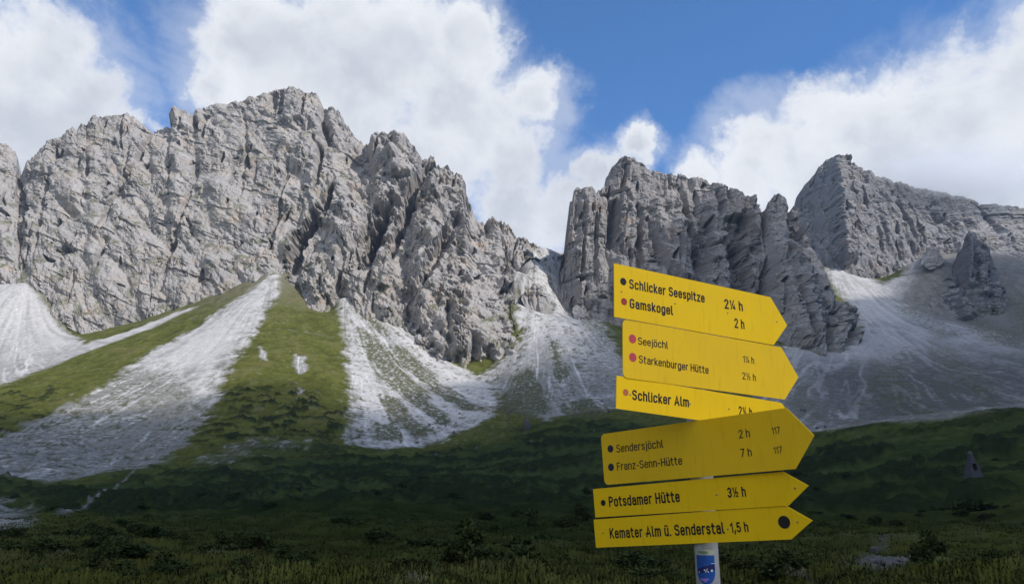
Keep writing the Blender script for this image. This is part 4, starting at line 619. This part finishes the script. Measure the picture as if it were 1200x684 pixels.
for (x, y, wdt, var, hs, label) in BUSH_SPOTS:
    put_bush(x, y, wdt, label, None, var, hs)
N_RANDOM = 275
xs = []; tries = 0
while len(xs) < N_RANDOM and tries < 6000:
    tries += 1
    a = math.radians(random.uniform(-40, 41)); d_ = 16 * (240 / 16) ** (random.random() ** .8)
    x, y = d_ * math.sin(a), d_ * math.cos(a)
    if y < 14 or (y < 45 and 6 < x < 24): continue
    if float(fbm(np.array([x / 25]), np.array([y / 25]), 400, 3)[0]) < .04: continue
    if math.hypot(x - MON[0], y - MON[1]) < 9: continue
    xs.append((x, y))
for (x, y) in xs:
    wdt = random.uniform(.5, 1.1) * (1 + min(y, 160) / 70)
    put_bush(x, y, wdt, 'low dark green dwarf pine bush scattered over the shaded meadow', 'dwarf pines scattered over the meadow', random.randrange(6), random.uniform(.32, .66))

# grass and heath tufts over the near meadow
NT_ = 42000
a = np.radians(rng.uniform(-42, 42, NT_)); rr = 9 * (85 / 9) ** rng.rand(NT_) ; tx, ty = rr * np.sin(a), rr * np.cos(a)
keep = masks(tx, ty)['bare'] < .3; tx, ty, rr = tx[keep], ty[keep], rr[keep]; tz = ground_height(tx, ty)
nb = 6; n = len(tx)
ph = rng.rand(n, nb) * 6.28; ln_ = rng.uniform(.03, .08, (n, nb)) * (1 + rr / 60)[:, None]; sp_ = rng.uniform(.4, 1.4, (n, nb)); wd = .008 * (1 + rr / 16)[:, None] * np.ones((1, nb))
bx = tx[:, None] + rng.normal(size=(n, nb)) * .10 * (1 + rr / 40)[:, None]; by = ty[:, None] + rng.normal(size=(n, nb)) * .10 * (1 + rr / 40)[:, None]; bz = tz[:, None] - .03 + 0 * bx
ca, sa = np.cos(ph), np.sin(ph)
Vv = np.stack([np.stack([bx - sa * wd, by + ca * wd, bz], -1), np.stack([bx + sa * wd, by - ca * wd, bz], -1), np.stack([bx + ca * ln_ * sp_, by + sa * ln_ * sp_, bz + ln_], -1)], 2).reshape(-1, 3)
pal = np.array([[.022, .034, .010], [.032, .038, .012], [.017, .030, .008], [.040, .041, .015]])
cc = pal[rng.randint(0, 4, n)][:, None, :] * rng.uniform(.6, 1.3, (n, nb, 1)); cc = np.repeat(cc.reshape(-1, 3), 3, 0)
o = link('grass', tri_mesh('grass', Vv, np.arange(len(Vv)).reshape(-1, 3), cc), BLADES)
tag(o, 'dark tussock grass and heather covering the near meadow', 'grass', kind='stuff')

m, nt, b = material('pale_stone'); tcn = nt.new('ShaderNodeTexCoord')
n1 = nt.noise(tcn.outputs['Object'], 3.0, 8, .65)
nt.l.new(nt.mix(n1, (.035, .035, .045, 1), (.13, .128, .128, 1)), b.inputs['Base Color']); b.inputs['Roughness'].default_value = .9
nt.l.new(nt.bump(n1, .7, .3), b.inputs['Normal']); STONE = m
def stone_mesh(seed, sub=3):
    bm = bmesh.new(); bmesh.ops.create_icosphere(bm, subdivisions=sub, radius=.5)
    rs = random.Random(seed); pl = [(Vector((rs.gauss(0, 1), rs.gauss(0, 1), rs.gauss(0, 1))).normalized(), rs.uniform(.24, .42)) for _ in range(11)]
    for v_ in bm.verts:
        for nn_, dd_ in pl:
            e_ = v_.co.dot(nn_) - dd_
            if e_ > 0: v_.co -= nn_ * e_ * .92
    return bm_mesh('stone', bm)
STONES = [stone_mesh(k) for k in range(6)]
for s_ in STONES: s_.materials.append(STONE)
def put_stone(name, x, y, sx, sy, sz, label, group, k, sink=.3):
    o = bpy.data.objects.new(name, STONES[k]); COL.objects.link(o)
    o.location = (x, y, gz(x, y) + sz * (.5 - sink)); o.scale = (sx, sy, sz); o.rotation_euler = (random.uniform(-.2, .2), random.uniform(-.2, .2), random.random() * 6.3)
    return tag(o, label, 'boulder' if name == 'boulder' else 'stone', group)
put_stone('boulder', 7.6, 390, 5.0, 4.5, 7.5, 'tall grey boulder standing alone below the middle scree fan', None, 2, .15)
cnt = 0
for nm, num in (('stream_a', 12), ('stream_b', 34)):
    pg = np.array(POLYS[nm]); lo, hi = pg.min(0), pg.max(0); c_ = 0
    while c_ < num:
        x, y = rng.uniform(lo[0], hi[0]), rng.uniform(lo[1], hi[1])
        if float(poly_sd(np.array([x]), np.array([y]), POLYS[nm])[0]) < 0: continue
        s = rng.uniform(.12, .38) * (1 + .6 * (rng.rand() > .85))
        put_stone('stone', x, y, s * 1.3, s, s * .7, 'pale grey stone lying in the rubble patch right of the signpost', 'pale stones in the rubble patch', rng.randint(0, 6)); c_ += 1
for k in range(46):
    a = math.radians(random.uniform(-8, 24)); d_ = random.uniform(330, 470); x, y = d_ * math.sin(a), d_ * math.cos(a)
    s = random.uniform(.7, 2.0)
    put_stone('stone', x, y, s * 1.2, s, s, 'small pale stone fallen onto the grass below the scree', 'stones fallen below the scree', k % 6)

# ------------------------------------------------------------------ stone pyramid on its knoll
def hexa(bm, c):
    vs = [bm.verts.new(p) for p in c]
    for f_ in ((0, 3, 2, 1), (4, 5, 6, 7), (0, 1, 5, 4), (1, 2, 6, 5), (2, 3, 7, 6), (3, 0, 4, 7)): bm.faces.new([vs[i] for i in f_])
def frustum(bm, z0, z1, h0, h1, cx=0, cy=0):
    hexa(bm, [(cx - h0, cy - h0, z0), (cx + h0, cy - h0, z0), (cx + h0, cy + h0, z0), (cx - h0, cy + h0, z0), (cx - h1, cy - h1, z1), (cx + h1, cy - h1, z1), (cx + h1, cy + h1, z1), (cx - h1, cy + h1, z1)])
def half(z): return 1.25 + (.26 - 1.25) * z / 4.4
mon = empty('stone_pyramid', (MON[0], MON[1], gz(*MON) - .15), .12)
tag(mon, 'slim stone pyramid with a dark niche standing on the dark knoll at the right', 'monument')
m, nt, b = material('slate_masonry'); tcn = nt.new('ShaderNodeTexCoord')
br = nt.new('ShaderNodeTexVoronoi'); nt.l.new(tcn.outputs['Object'], br.inputs['Vector']); br.inputs['Scale'].default_value = 3.2
nt.l.new(nt.mix(nt.math('MULTIPLY', br.outputs['Distance'], 1.3, clamp=True), (.022, .022, .034, 1), (.055, .055, .07, 1)), b.inputs['Base Color'])
nt.l.new(nt.bump(br.outputs['Distance'], .8, .06), b.inputs['Normal']); b.inputs['Roughness'].default_value = .9; MASON = m
bm = bmesh.new()
frustum(bm, 0, 1.55, half(0), half(1.55))
frustum(bm, 2.75, 4.4, half(2.75), half(4.4))
for sx in (-1, 1):   # cheeks either side of the niche, and its back wall
    a0, a1 = half(1.552), half(2.748); i0 = .42
    x_ = sorted([sx * i0, sx * a0]); x2 = sorted([sx * i0, sx * a1])
    hexa(bm, [(x_[0], -a0, 1.552), (x_[1], -a0, 1.552), (x_[1], a0, 1.552), (x_[0], a0, 1.552), (x2[0], -a1, 2.748), (x2[1], -a1, 2.748), (x2[1], a1, 2.748), (x2[0], a1, 2.748)])
hexa(bm, [(-.418, .1, 1.552), (.418, .1, 1.552), (.418, half(1.552) - .01, 1.552), (-.418, half(1.552) - .01, 1.552), (-.418, .1, 2.748), (.418, .1, 2.748), (.418, half(2.748) - .01, 2.748), (-.418, half(2.748) - .01, 2.748)])
link('body', bm_mesh('pyramid_body', bm), MASON, mon)
for k in range(9):
    z = .25 + k * .47
    if z > 4.2: break
    for sx in (-1, 1):
        bm = bmesh.new(); s = .13 + .04 * ((k * 7 + sx) % 3) - .012 * k; hx = half(z)
        bmesh.ops.create_cube(bm, size=1)
        bmesh.ops.scale(bm, vec=(s * 1.3, s, s * .9), verts=bm.verts); bmesh.ops.translate(bm, vec=(sx * (hx - .03), -(hx - .03), z), verts=bm.verts)
        bmesh.ops.bevel(bm, geom=bm.edges[:], offset=.04, segments=1)
        link('corner_stone', bm_mesh('corner_stone', bm), STONE, mon)
bm = bmesh.new(); hexa(bm, [(-.55, -half(1.5) - .12, 1.48), (.55, -half(1.5) - .12, 1.48), (.55, -.5, 1.48), (-.55, -.5, 1.48), (-.55, -half(1.5) - .12, 1.6), (.55, -half(1.5) - .12, 1.6), (.55, -.5, 1.6), (-.55, -.5, 1.6)])
link('sill', bm_mesh('sill', bm), STONE, mon)
bm = bmesh.new(); frustum(bm, 4.402, 4.62, .36, .34); frustum(bm, 4.622, 4.95, .30, .12); link('cap_stone', bm_mesh('cap_stone', bm), STONE, mon)

# ------------------------------------------------------------------ signpost
def plain(name, c, rough=.5, spec=.4, metal=0, wear=.1, scale=20, bump=0, grime=0):
    m, nt, b = material(name); tcn = nt.new('ShaderNodeTexCoord')
    n1 = nt.noise(tcn.outputs['Object'], scale, 8, .65, .4)
    colr = nt.mix(n1, rgba([q * (1 - wear) for q in c]), rgba([q * (1 + wear) for q in c]))
    if grime:
        mp = nt.new('ShaderNodeMapping'); nt.l.new(tcn.outputs['Object'], mp.inputs[0]); mp.inputs['Scale'].default_value = (38, 3.2, 1)
        drip = nt.remap(nt.noise(mp.outputs[0], 1.6, 7, .7, .3), .52, .78)
        spk = nt.remap(nt.noise(tcn.outputs['Object'], 160, 4, .7), .66, .76)
        mp2 = nt.new('ShaderNodeMapping'); nt.l.new(tcn.outputs['Object'], mp2.inputs[0]); mp2.inputs['Scale'].default_value = (9, 150, 1); mp2.inputs['Rotation'].default_value = (0, 0, .5)
        scr = nt.remap(nt.noise(mp2.outputs[0], 1.5, 3, .6), .70, .74)
        colr = nt.mix(nt.math('MULTIPLY', drip, grime), colr, rgba([q * .55 for q in c]))
        colr = nt.mix(nt.math('MULTIPLY', spk, grime * 1.3), colr, (.16, .12, .05, 1))
        colr = nt.mix(nt.math('MULTIPLY', scr, grime * .9), colr, rgba([min(q * 1.05 + .05, .9) for q in c]))
    nt.l.new(colr, b.inputs['Base Color'])
    nt.put(b, 'Roughness', nt.remap(n1, .3, .7, rough - .08, rough + .08, False)); b.inputs['Specular IOR Level'].default_value = spec; b.inputs['Metallic'].default_value = metal
    if bump: nt.l.new(nt.bump(n1, .5, bump), b.inputs['Normal'])
    return m
YEL_A = plain('sign_yellow', (.90, .57, .003), .55, .2, wear=.09, scale=7, grime=.4)
YEL_B = plain('sign_yellow_faded', (.84, .53, .012), .6, .2, wear=.09, scale=7, grime=.4)
INK = plain('black_lettering', (.012, .010, .012), .5, .3)
INKS = dict(black=INK, red=plain('red_dot', (.36, .035, .012), .45), pink=plain('faded_red_dot', (.52, .055, .075), .5), faded=plain('bleached_red_dot', (.50, .14, .05), .5), navy=plain('dark_blue_dot', (.012, .016, .035), .5))
STEEL = plain('screw_steel', (.30, .26, .16), .5, .4, .3)
POLE = plain('weathered_white_pole', (.38, .39, .41), .5, .4, .15, wear=.32, scale=26, bump=.002)
post = empty('signpost', (POST[0], POST[1], 0.0)); PZ = gz(POST[0], POST[1]); post.location.z = PZ
tag(post, 'hiking signpost with six yellow arrow boards on one pale metal pole', 'signpost')
R_ = POST[2]
def rel(p): return Vector((p[0] - POST[0], p[1] - POST[1], p[2] - PZ))
bm = bmesh.new(); prof = [(R_, -.4), (R_, 2.30 - PZ), (R_ * .93, 2.312 - PZ), (R_ * .5, 2.318 - PZ)]
rings = [[bm.verts.new((r_ * math.cos(t * math.tau / 64), r_ * math.sin(t * math.tau / 64), z)) for t in range(64)] for r_, z in prof]
for ra, rb in zip(rings, rings[1:]):
    for t in range(64): bm.faces.new((ra[t], ra[(t + 1) % 64], rb[(t + 1) % 64], rb[t]))
bm.faces.new(rings[-1]); bm.faces.new(rings[0][::-1])
link('pole', bm_mesh('pole', bm), POLE, post, True)

def arc(cx, cy, rx, ry, a0, a1, n=14):
    return [(cx + rx * math.cos(math.radians(a0 + (a1 - a0) * k / n)), cy + ry * math.sin(math.radians(a0 + (a1 - a0) * k / n))) for k in range(n + 1)]
XH = .73
def glyph(c):
    """width and strokes of a narrow road-sign letter, cap height 1"""
    w = .36; r = w / 2
    ring = arc(r, XH - r, r, r, 0, 180) + arc(r, r, r, r, 180, 360) + [(w, XH - r)]
    if c == ' ': return .16, []
    if c in 'oö':
        return w, [ring] + ([[(.06, 1.0), (.07, 1.0)], [(.29, 1.0), (.30, 1.0)]] if c == 'ö' else [])
    if c == 'c': return w, [arc(r, XH - r, r, r, 10, 180) + arc(r, r, r, r, 180, 350)]
    if c == 'e': return w, [[(0, .38), (w, .38)] + arc(r, XH - r, r, r, 0, 180) + arc(r, r, r, r, 180, 345)]
    if c == 'a': return w, [arc(r, XH - r, r, r, 165, 0) + [(w, 0)], [(w, .43), (.16, .43)] + arc(.16, .215, .16, .215, 90, 270) + [(.22, 0), (w, .12)]]
    if c == 'b': return w, [ring, [(0, 0), (0, 1)]]
    if c == 'd': return w, [ring, [(w, 0), (w, 1)]]
    if c == 'p': return w, [ring, [(0, -.27), (0, XH)]]
    if c == 'g': return w, [ring, [(w, XH), (w, -.08)] + arc(r, -.08, r, .19, 0, -150)]
    if c == 'h': return w, [[(0, 0), (0, 1)], [(0, XH - r)] + arc(r, XH - r, r, r, 180, 0) + [(w, 0)]]
    if c == 'n': return w, [[(0, 0), (0, XH)], [(0, XH - r)] + arc(r, XH - r, r, r, 180, 0) + [(w, 0)]]
    if c == 'm': return .60, [[(0, 0), (0, XH)], arc(.15, XH - .15, .15, .15, 180, 0) + [(.30, 0)], arc(.45, XH - .15, .15, .15, 180, 0) + [(.60, 0)]]
    if c == 'r': return .22, [[(0, 0), (0, XH)], arc(.17, XH - .17, .17, .17, 180, 70)]
    if c in 'uü': return w, [[(w, 0), (w, XH)], [(0, XH)] + arc(r, r, r, r, 180, 360) + [(w, r)]] + ([[(.06, 1.0), (.07, 1.0)], [(.29, 1.0), (.30, 1.0)]] if c == 'ü' else [])
    if c == 'i': return 0.0, [[(0, 0), (0, XH)], [(0, .95), (0, 1.0)]]
    if c == 'j': return .06, [[(.06, XH), (.06, -.12)] + arc(-.04, -.12, .10, .13, 0, -90), [(.06, .95), (.06, 1.0)]]
    if c == 'k': return .34, [[(0, 0), (0, 1)], [(0, .25), (.31, XH)], [(.10, .40), (.34, 0)]]
    if c == 'l': return .10, [[(0, 1), (0, .14)] + arc(.13, .14, .13, .14, 180, 265)]
    if c == 't': return .26, [[(.08, .96), (.08, .15)] + arc(.22, .15, .14, .15, 180, 270) + [(.26, 0)], [(-.03, XH), (.25, XH)]]
    if c == 's': return .32, [arc(.16, XH * .76, .16, XH * .24, 25, 270) + arc(.16, XH * .26, .16, XH * .26, 90, -155)[1:]]
    if c == 'z': return .32, [[(0, XH), (.32, XH), (0, 0), (.32, 0)]]
    if c == 'S': return .44, [arc(.22, .765, .22, .235, 25, 270) + arc(.22, .265, .22, .265, 90, -155)[1:]]
    if c == 'G': return .44, [arc(.22, .78, .22, .22, 15, 180) + arc(.22, .22, .22, .22, 180, 360) + [(.44, .47), (.24, .47)]]
    if c == 'A': return .50, [[(0, 0), (.25, 1), (.50, 0)], [(.09, .28), (.41, .28)]]
    if c == 'H': return .44, [[(0, 0), (0, 1)], [(.44, 0), (.44, 1)], [(0, .5), (.44, .5)]]
    if c == 'F': return .36, [[(0, 0), (0, 1), (.36, 1)], [(0, .52), (.32, .52)]]
    if c == 'P': return .42, [[(0, 0), (0, 1), (.20, 1)] + arc(.20, .74, .22, .26, 90, -90) + [(0, .48)]]
    if c == 'W': return .60, [[(0, 1), (.15, 0), (.30, .9), (.45, 0), (.60, 1)]]
    if c == 'I': return 0.0, [[(0, 0), (0, 1)]]
    if c == 'N': return .44, [[(0, 0), (0, 1), (.44, 0), (.44, 1)]]
    if c == 'D': return .42, [[(0, 0), (0, 1), (.16, 1)] + arc(.16, .74, .26, .26, 90, 0) + arc(.16, .26, .26, .26, 0, -90) + [(0, 0)]]
    if c == 'E': return .36, [[(.36, 1), (0, 1), (0, 0), (.36, 0)], [(0, .5), (.32, .5)]]
    if c == 'K': return .44, [[(0, 0), (0, 1)], [(0, .36), (.42, 1)], [(.14, .56), (.44, 0)]]
    if c == '-': return .22, [[(0, .38), (.22, .38)]]
    if c == '.': return .02, [[(0, 0), (.02, 0)]]
    if c == ',': return .06, [[(.07, .12), (-.01, -.20)]]
    if c == '1': return .20, [[(0, .76), (.20, 1), (.20, 0)]]
    if c == '2': return .40, [arc(.20, .77, .20, .23, 170, -30) + [(0, 0), (.40, 0)]]
    if c == '3': return .40, [arc(.20, .76, .19, .24, 160, -90), arc(.20, .26, .20, .26, 90, -160)]
    if c == '4': return .42, [[(.26, 1), (0, .28), (.42, .28)], [(.30, .52), (.30, 0)]]
    if c == '5': return .40, [[(.37, 1), (.06, 1), (.03, .53)] + arc(.20, .31, .20, .31, 135, -155)]
    if c == '7': return .40, [[(0, 1), (.40, 1), (.12, 0)]]
    if c in '½¼':
        sm = lambda g_, ox, oy: [[(x * .52 + ox, y * .50 + oy) for x, y in p] for p in g_[1]]
        return .62, sm(glyph('1'), .0, .5) + [[(.10, -.02), (.48, 1.02)]] + sm(glyph('2' if c == '½' else '4'), .40, 0)
    raise KeyError(c)
CAPH = 1.0
def text_mesh(s, bold):
    T_ = .165 if bold else .125
    V_, F_ = [], []; x = T_ / 2; lift = 0
    for c in s:
        w_, strokes = glyph(c); th = T_ * (.72 if c in '½¼' else 1)
        for p in strokes:
            p = [Vector((q[0] + x, q[1] * (1 - T_) + T_ / 2)) for q in p]
            p = [q for k, q in enumerate(p) if k == 0 or (q - p[k - 1]).length > 1e-5]
            if sum((q_ - p_).length for p_, q_ in zip(p, p[1:])) < th:                      # a dot: a short square stroke
                mid = sum(p, Vector((0, 0))) / len(p); p = [mid - Vector((0, th * .5)), mid + Vector((0, th * .5))]
            else:                                               # square ends reach half a stroke further
                p[0] = p[0] + (p[0] - p[1]).normalized() * th * .45; p[-1] = p[-1] + (p[-1] - p[-2]).normalized() * th * .45
            b0 = len(V_)
            for k, q in enumerate(p):
                d0 = (p[k] - p[k - 1]).normalized() if k else None; d1 = (p[k + 1] - p[k]).normalized() if k < len(p) - 1 else None
                d0 = d0 or d1; d1 = d1 or d0
                t_ = (d0 + d1); t_ = t_.normalized() if t_.length > .2 else d0
                nrm = Vector((-t_.y, t_.x)); kx = min(1 / max(nrm.dot(Vector((-d0.y, d0.x))), .35), 1.9)
                V_ += [(q.x + nrm.x * kx * th / 2, q.y + nrm.y * kx * th / 2, lift), (q.x - nrm.x * kx * th / 2, q.y - nrm.y * kx * th / 2, lift)]
            F_ += [(b0 + 2 * k, b0 + 2 * k + 1, b0 + 2 * k + 3, b0 + 2 * k + 2) for k in range(len(p) - 1)]
            lift += .00001
        x += w_ + T_ + (.11 if c != ' ' else .0)
    return tri_mesh('lettering', np.array(V_), np.array(F_))
LABELS = ['topmost board with black and red dots and bold lettering', 'second board with two pinkish red dots, thin lettering and rounded corners', 'narrow third board with one bleached red dot, partly covered',
          'large duller board with two dark blue dots and thin lettering', 'narrow board with a small black dot and bold lettering', 'lowest board with a large black dot near its tip']
for bi, bd in enumerate(BOARDS):
    u = Vector((math.cos(bd['yaw']), math.sin(bd['yaw']), 0)); nn_ = Vector((math.sin(bd['yaw']), -math.cos(bd['yaw']), 0)); zz = Vector((0, 0, 1)); ro = bd['roll']
    U = u * math.cos(ro) + zz * math.sin(ro); Vv_ = -u * math.sin(ro) + zz * math.cos(ro)
    C0 = rel(bd['c']); M4 = Matrix(((U.x, Vv_.x, nn_.x, C0.x), (U.y, Vv_.y, nn_.y, C0.y), (U.z, Vv_.z, nn_.z, C0.z), (0, 0, 0, 1)))
    W2, H2 = bd['W'] / 2, bd['H'] / 2; r_ = bd['rad']; TH = .003
    def corner(cx, cy, sx, sy):
        if r_ == 0: return [(cx, cy)]
        ox, oy = cx - sx * r_, cy - sy * r_; a0 = math.atan2(sy, sx)
        return [(ox + r_ * math.cos(a0 + k), oy + r_ * math.sin(a0 + k)) for k in (math.pi / 4 * q_ for q_ in (1, .67, .33, 0, -.33, -.67, -1))]
    out_ = corner(-W2, H2, -1, 1)[::1] ; low = corner(-W2, -H2, -1, -1)
    loop = [(W2, H2), tuple(bd['tip']), (W2, -H2)]
    ring = low[::-1] if False else None
    seq = [(-W2, H2)] if r_ == 0 else sorted(out_, key=lambda p: p[0] + p[1])
    seq2 = [(-W2, -H2)] if r_ == 0 else sorted(low, key=lambda p: -p[0] + p[1], reverse=False)
    outline = seq + loop + seq2          # clockwise seen from the front
    bm = bmesh.new()
    fr = [bm.verts.new((x, y, TH)) for x, y in outline]; bk = [bm.verts.new((x, y, 0)) for x, y in outline]; ff = bm.faces.new(fr[::-1]); bm.faces.new(bk)
    for i in range(len(outline)):
        j = (i + 1) % len(outline); bm.faces.new((fr[i], fr[j], bk[j], bk[i]))
    bmesh.ops.bevel(bm, geom=list(ff.edges), offset=.0008, segments=1)
    bmesh.ops.recalc_face_normals(bm, faces=bm.faces[:])
    bo = link('arrow_board', bm_mesh('arrow_board', bm), YEL_B if bi in (1, 3) else YEL_A, post); bo.matrix_local = M4; bo['label'] = LABELS[bi]
    for (s, x, y, wd_, cap_, an, bold) in bd['txt']:
        me_ = text_mesh(s, bold); co = np.array([v_.co for v_ in me_.vertices]); x0_, x1_ = co[:, 0].min(), co[:, 0].max()
        sx, sy = wd_ / (x1_ - x0_), cap_ / CAPH
        me_.transform(Matrix.Diagonal((sx, sy, 1, 1)) @ Matrix.Translation((-x0_, 0, 0)))
        lt = link('lettering', me_, INK, bo); lt.matrix_local = Matrix.Translation((x, y, TH + .0006)) @ Matrix.Rotation(an, 4, 'Z')
    for (x, y, rd_, kc) in bd['dots']:
        bm = bmesh.new(); bmesh.ops.create_circle(bm, cap_ends=True, segments=40, radius=rd_)
        dt = link('dot', bm_mesh('dot', bm), INKS[kc], bo); dt.location = (x, y, TH + .0006)
    for (x, y) in bd['sc']:
        bm = bmesh.new(); bmesh.ops.create_uvsphere(bm, u_segments=12, v_segments=6, radius=.0034); bmesh.ops.scale(bm, vec=(1, 1, .5), verts=bm.verts)
        sw = link('screw', bm_mesh('screw', bm), STEEL, bo, True); sw.location = (x, y, TH)
# the shield sticker on the pole
toc = math.atan2(-POST[1], -POST[0]) - math.radians(9)
def wrap(pts, lift): return [(( R_ + lift) * math.cos(toc + x / R_), (R_ + lift) * math.sin(toc + x / R_), z - PZ) for x, z in pts]
def patch(name, rows, lift, mat, parent):
    """rows: (z, x0, x1) from top to bottom"""
    bm = bmesh.new(); N = 14; R0 = []
    for z, xa, xb in rows: R0.append([bm.verts.new(p) for p in wrap([(xa + (xb - xa) * k / N, z) for k in range(N + 1)], lift)])
    for a_, b_ in zip(R0, R0[1:]):
        for k in range(N): bm.faces.new((a_[k], b_[k], b_[k + 1], a_[k + 1]))
    return link(name, bm_mesh(name, bm), mat, parent, True)
BLUE = plain('sticker_blue', (.012, .07, .30), .35, .4, wear=.3, scale=60); NAVY = plain('sticker_navy', (.012, .016, .10), .35, wear=.3, scale=60)
LILAC = plain('sticker_lilac', (.25, .16, .55), .4); PALE = plain('sticker_pale', (.36, .40, .30), .5, wear=.2, scale=60); WHT = plain('sticker_white', (.55, .60, .75), .4); GRN = plain('sticker_green', (.02, .07, .05), .5)
zt = 1.449; sw_, shh = .031, .088
st = empty('sticker', (0, 0, 0)); st.parent = post
def sh_w(f_): return sw_ * (1 if f_ < .55 else math.sqrt(max(0, 1 - ((f_ - .55) / .45) ** 2)))
rows = [(zt - shh * k / 24, -max(sh_w(k / 24), .0008), max(sh_w(k / 24), .0008)) for k in range(25)]
patch('shield', rows, .0006, BLUE, st)
patch('header_strip', [(zt + .0165, -sw_, sw_ * .95), (zt + .002, -sw_, sw_ * .95)], .0006, PALE, st)
patch('dark_band', [(zt - shh * (.30 + .035 * k), lo_ * sw_, hi_ * sw_) for k, (lo_, hi_) in enumerate([(.75, .98), (.35, .98), (0., .98), (-.35, .98), (-.6, .98), (-.8, .97), (-.92, .9), (-.9, .6), (-.93, .1), (-.9, -.4)])], .0010, NAVY, st)
patch('pale_line', [(zt - shh * .27, .62 * sw_, .96 * sw_), (zt - shh * .285, .55 * sw_, .96 * sw_)], .0010, WHT, st)
for fx, fz, s_ in ((-.1, .50, .0022), (.08, .52, .0018), (.17, .47, .0015), (.62, .52, .0032), (-.7, .58, .002), (.0, .56, .0018), (.25, .56, .002)):
    patch('white_mark', [(zt - shh * fz + s_, fx * sw_ - s_, fx * sw_ + s_), (zt - shh * fz - s_, fx * sw_ - s_, fx * sw_ + s_)], .0013, WHT, st)
patch('lilac_mark', [(zt - shh * .79, -.52 * sw_, .28 * sw_), (zt - shh * .83, -.6 * sw_, .3 * sw_), (zt - shh * .87, -.45 * sw_, .1 * sw_), (zt - shh * .92, -.2 * sw_, .0 * sw_)], .0013, LILAC, st)
me_ = text_mesh('WINDEN', True); co = np.array([v_.co for v_ in me_.vertices]); x0_, x1_ = co[:, 0].min(), co[:, 0].max()
co2 = wrap([(-.78 * sw_ + (c_[0] - x0_) / (x1_ - x0_) * sw_ * 1.1, zt + .005 + c_[1] / CAPH * .008) for c_ in co], .0011)
me_.vertices.foreach_set('co', np.array(co2, np.float32).ravel()); me_.update()
link('lettering', me_, GRN, st)
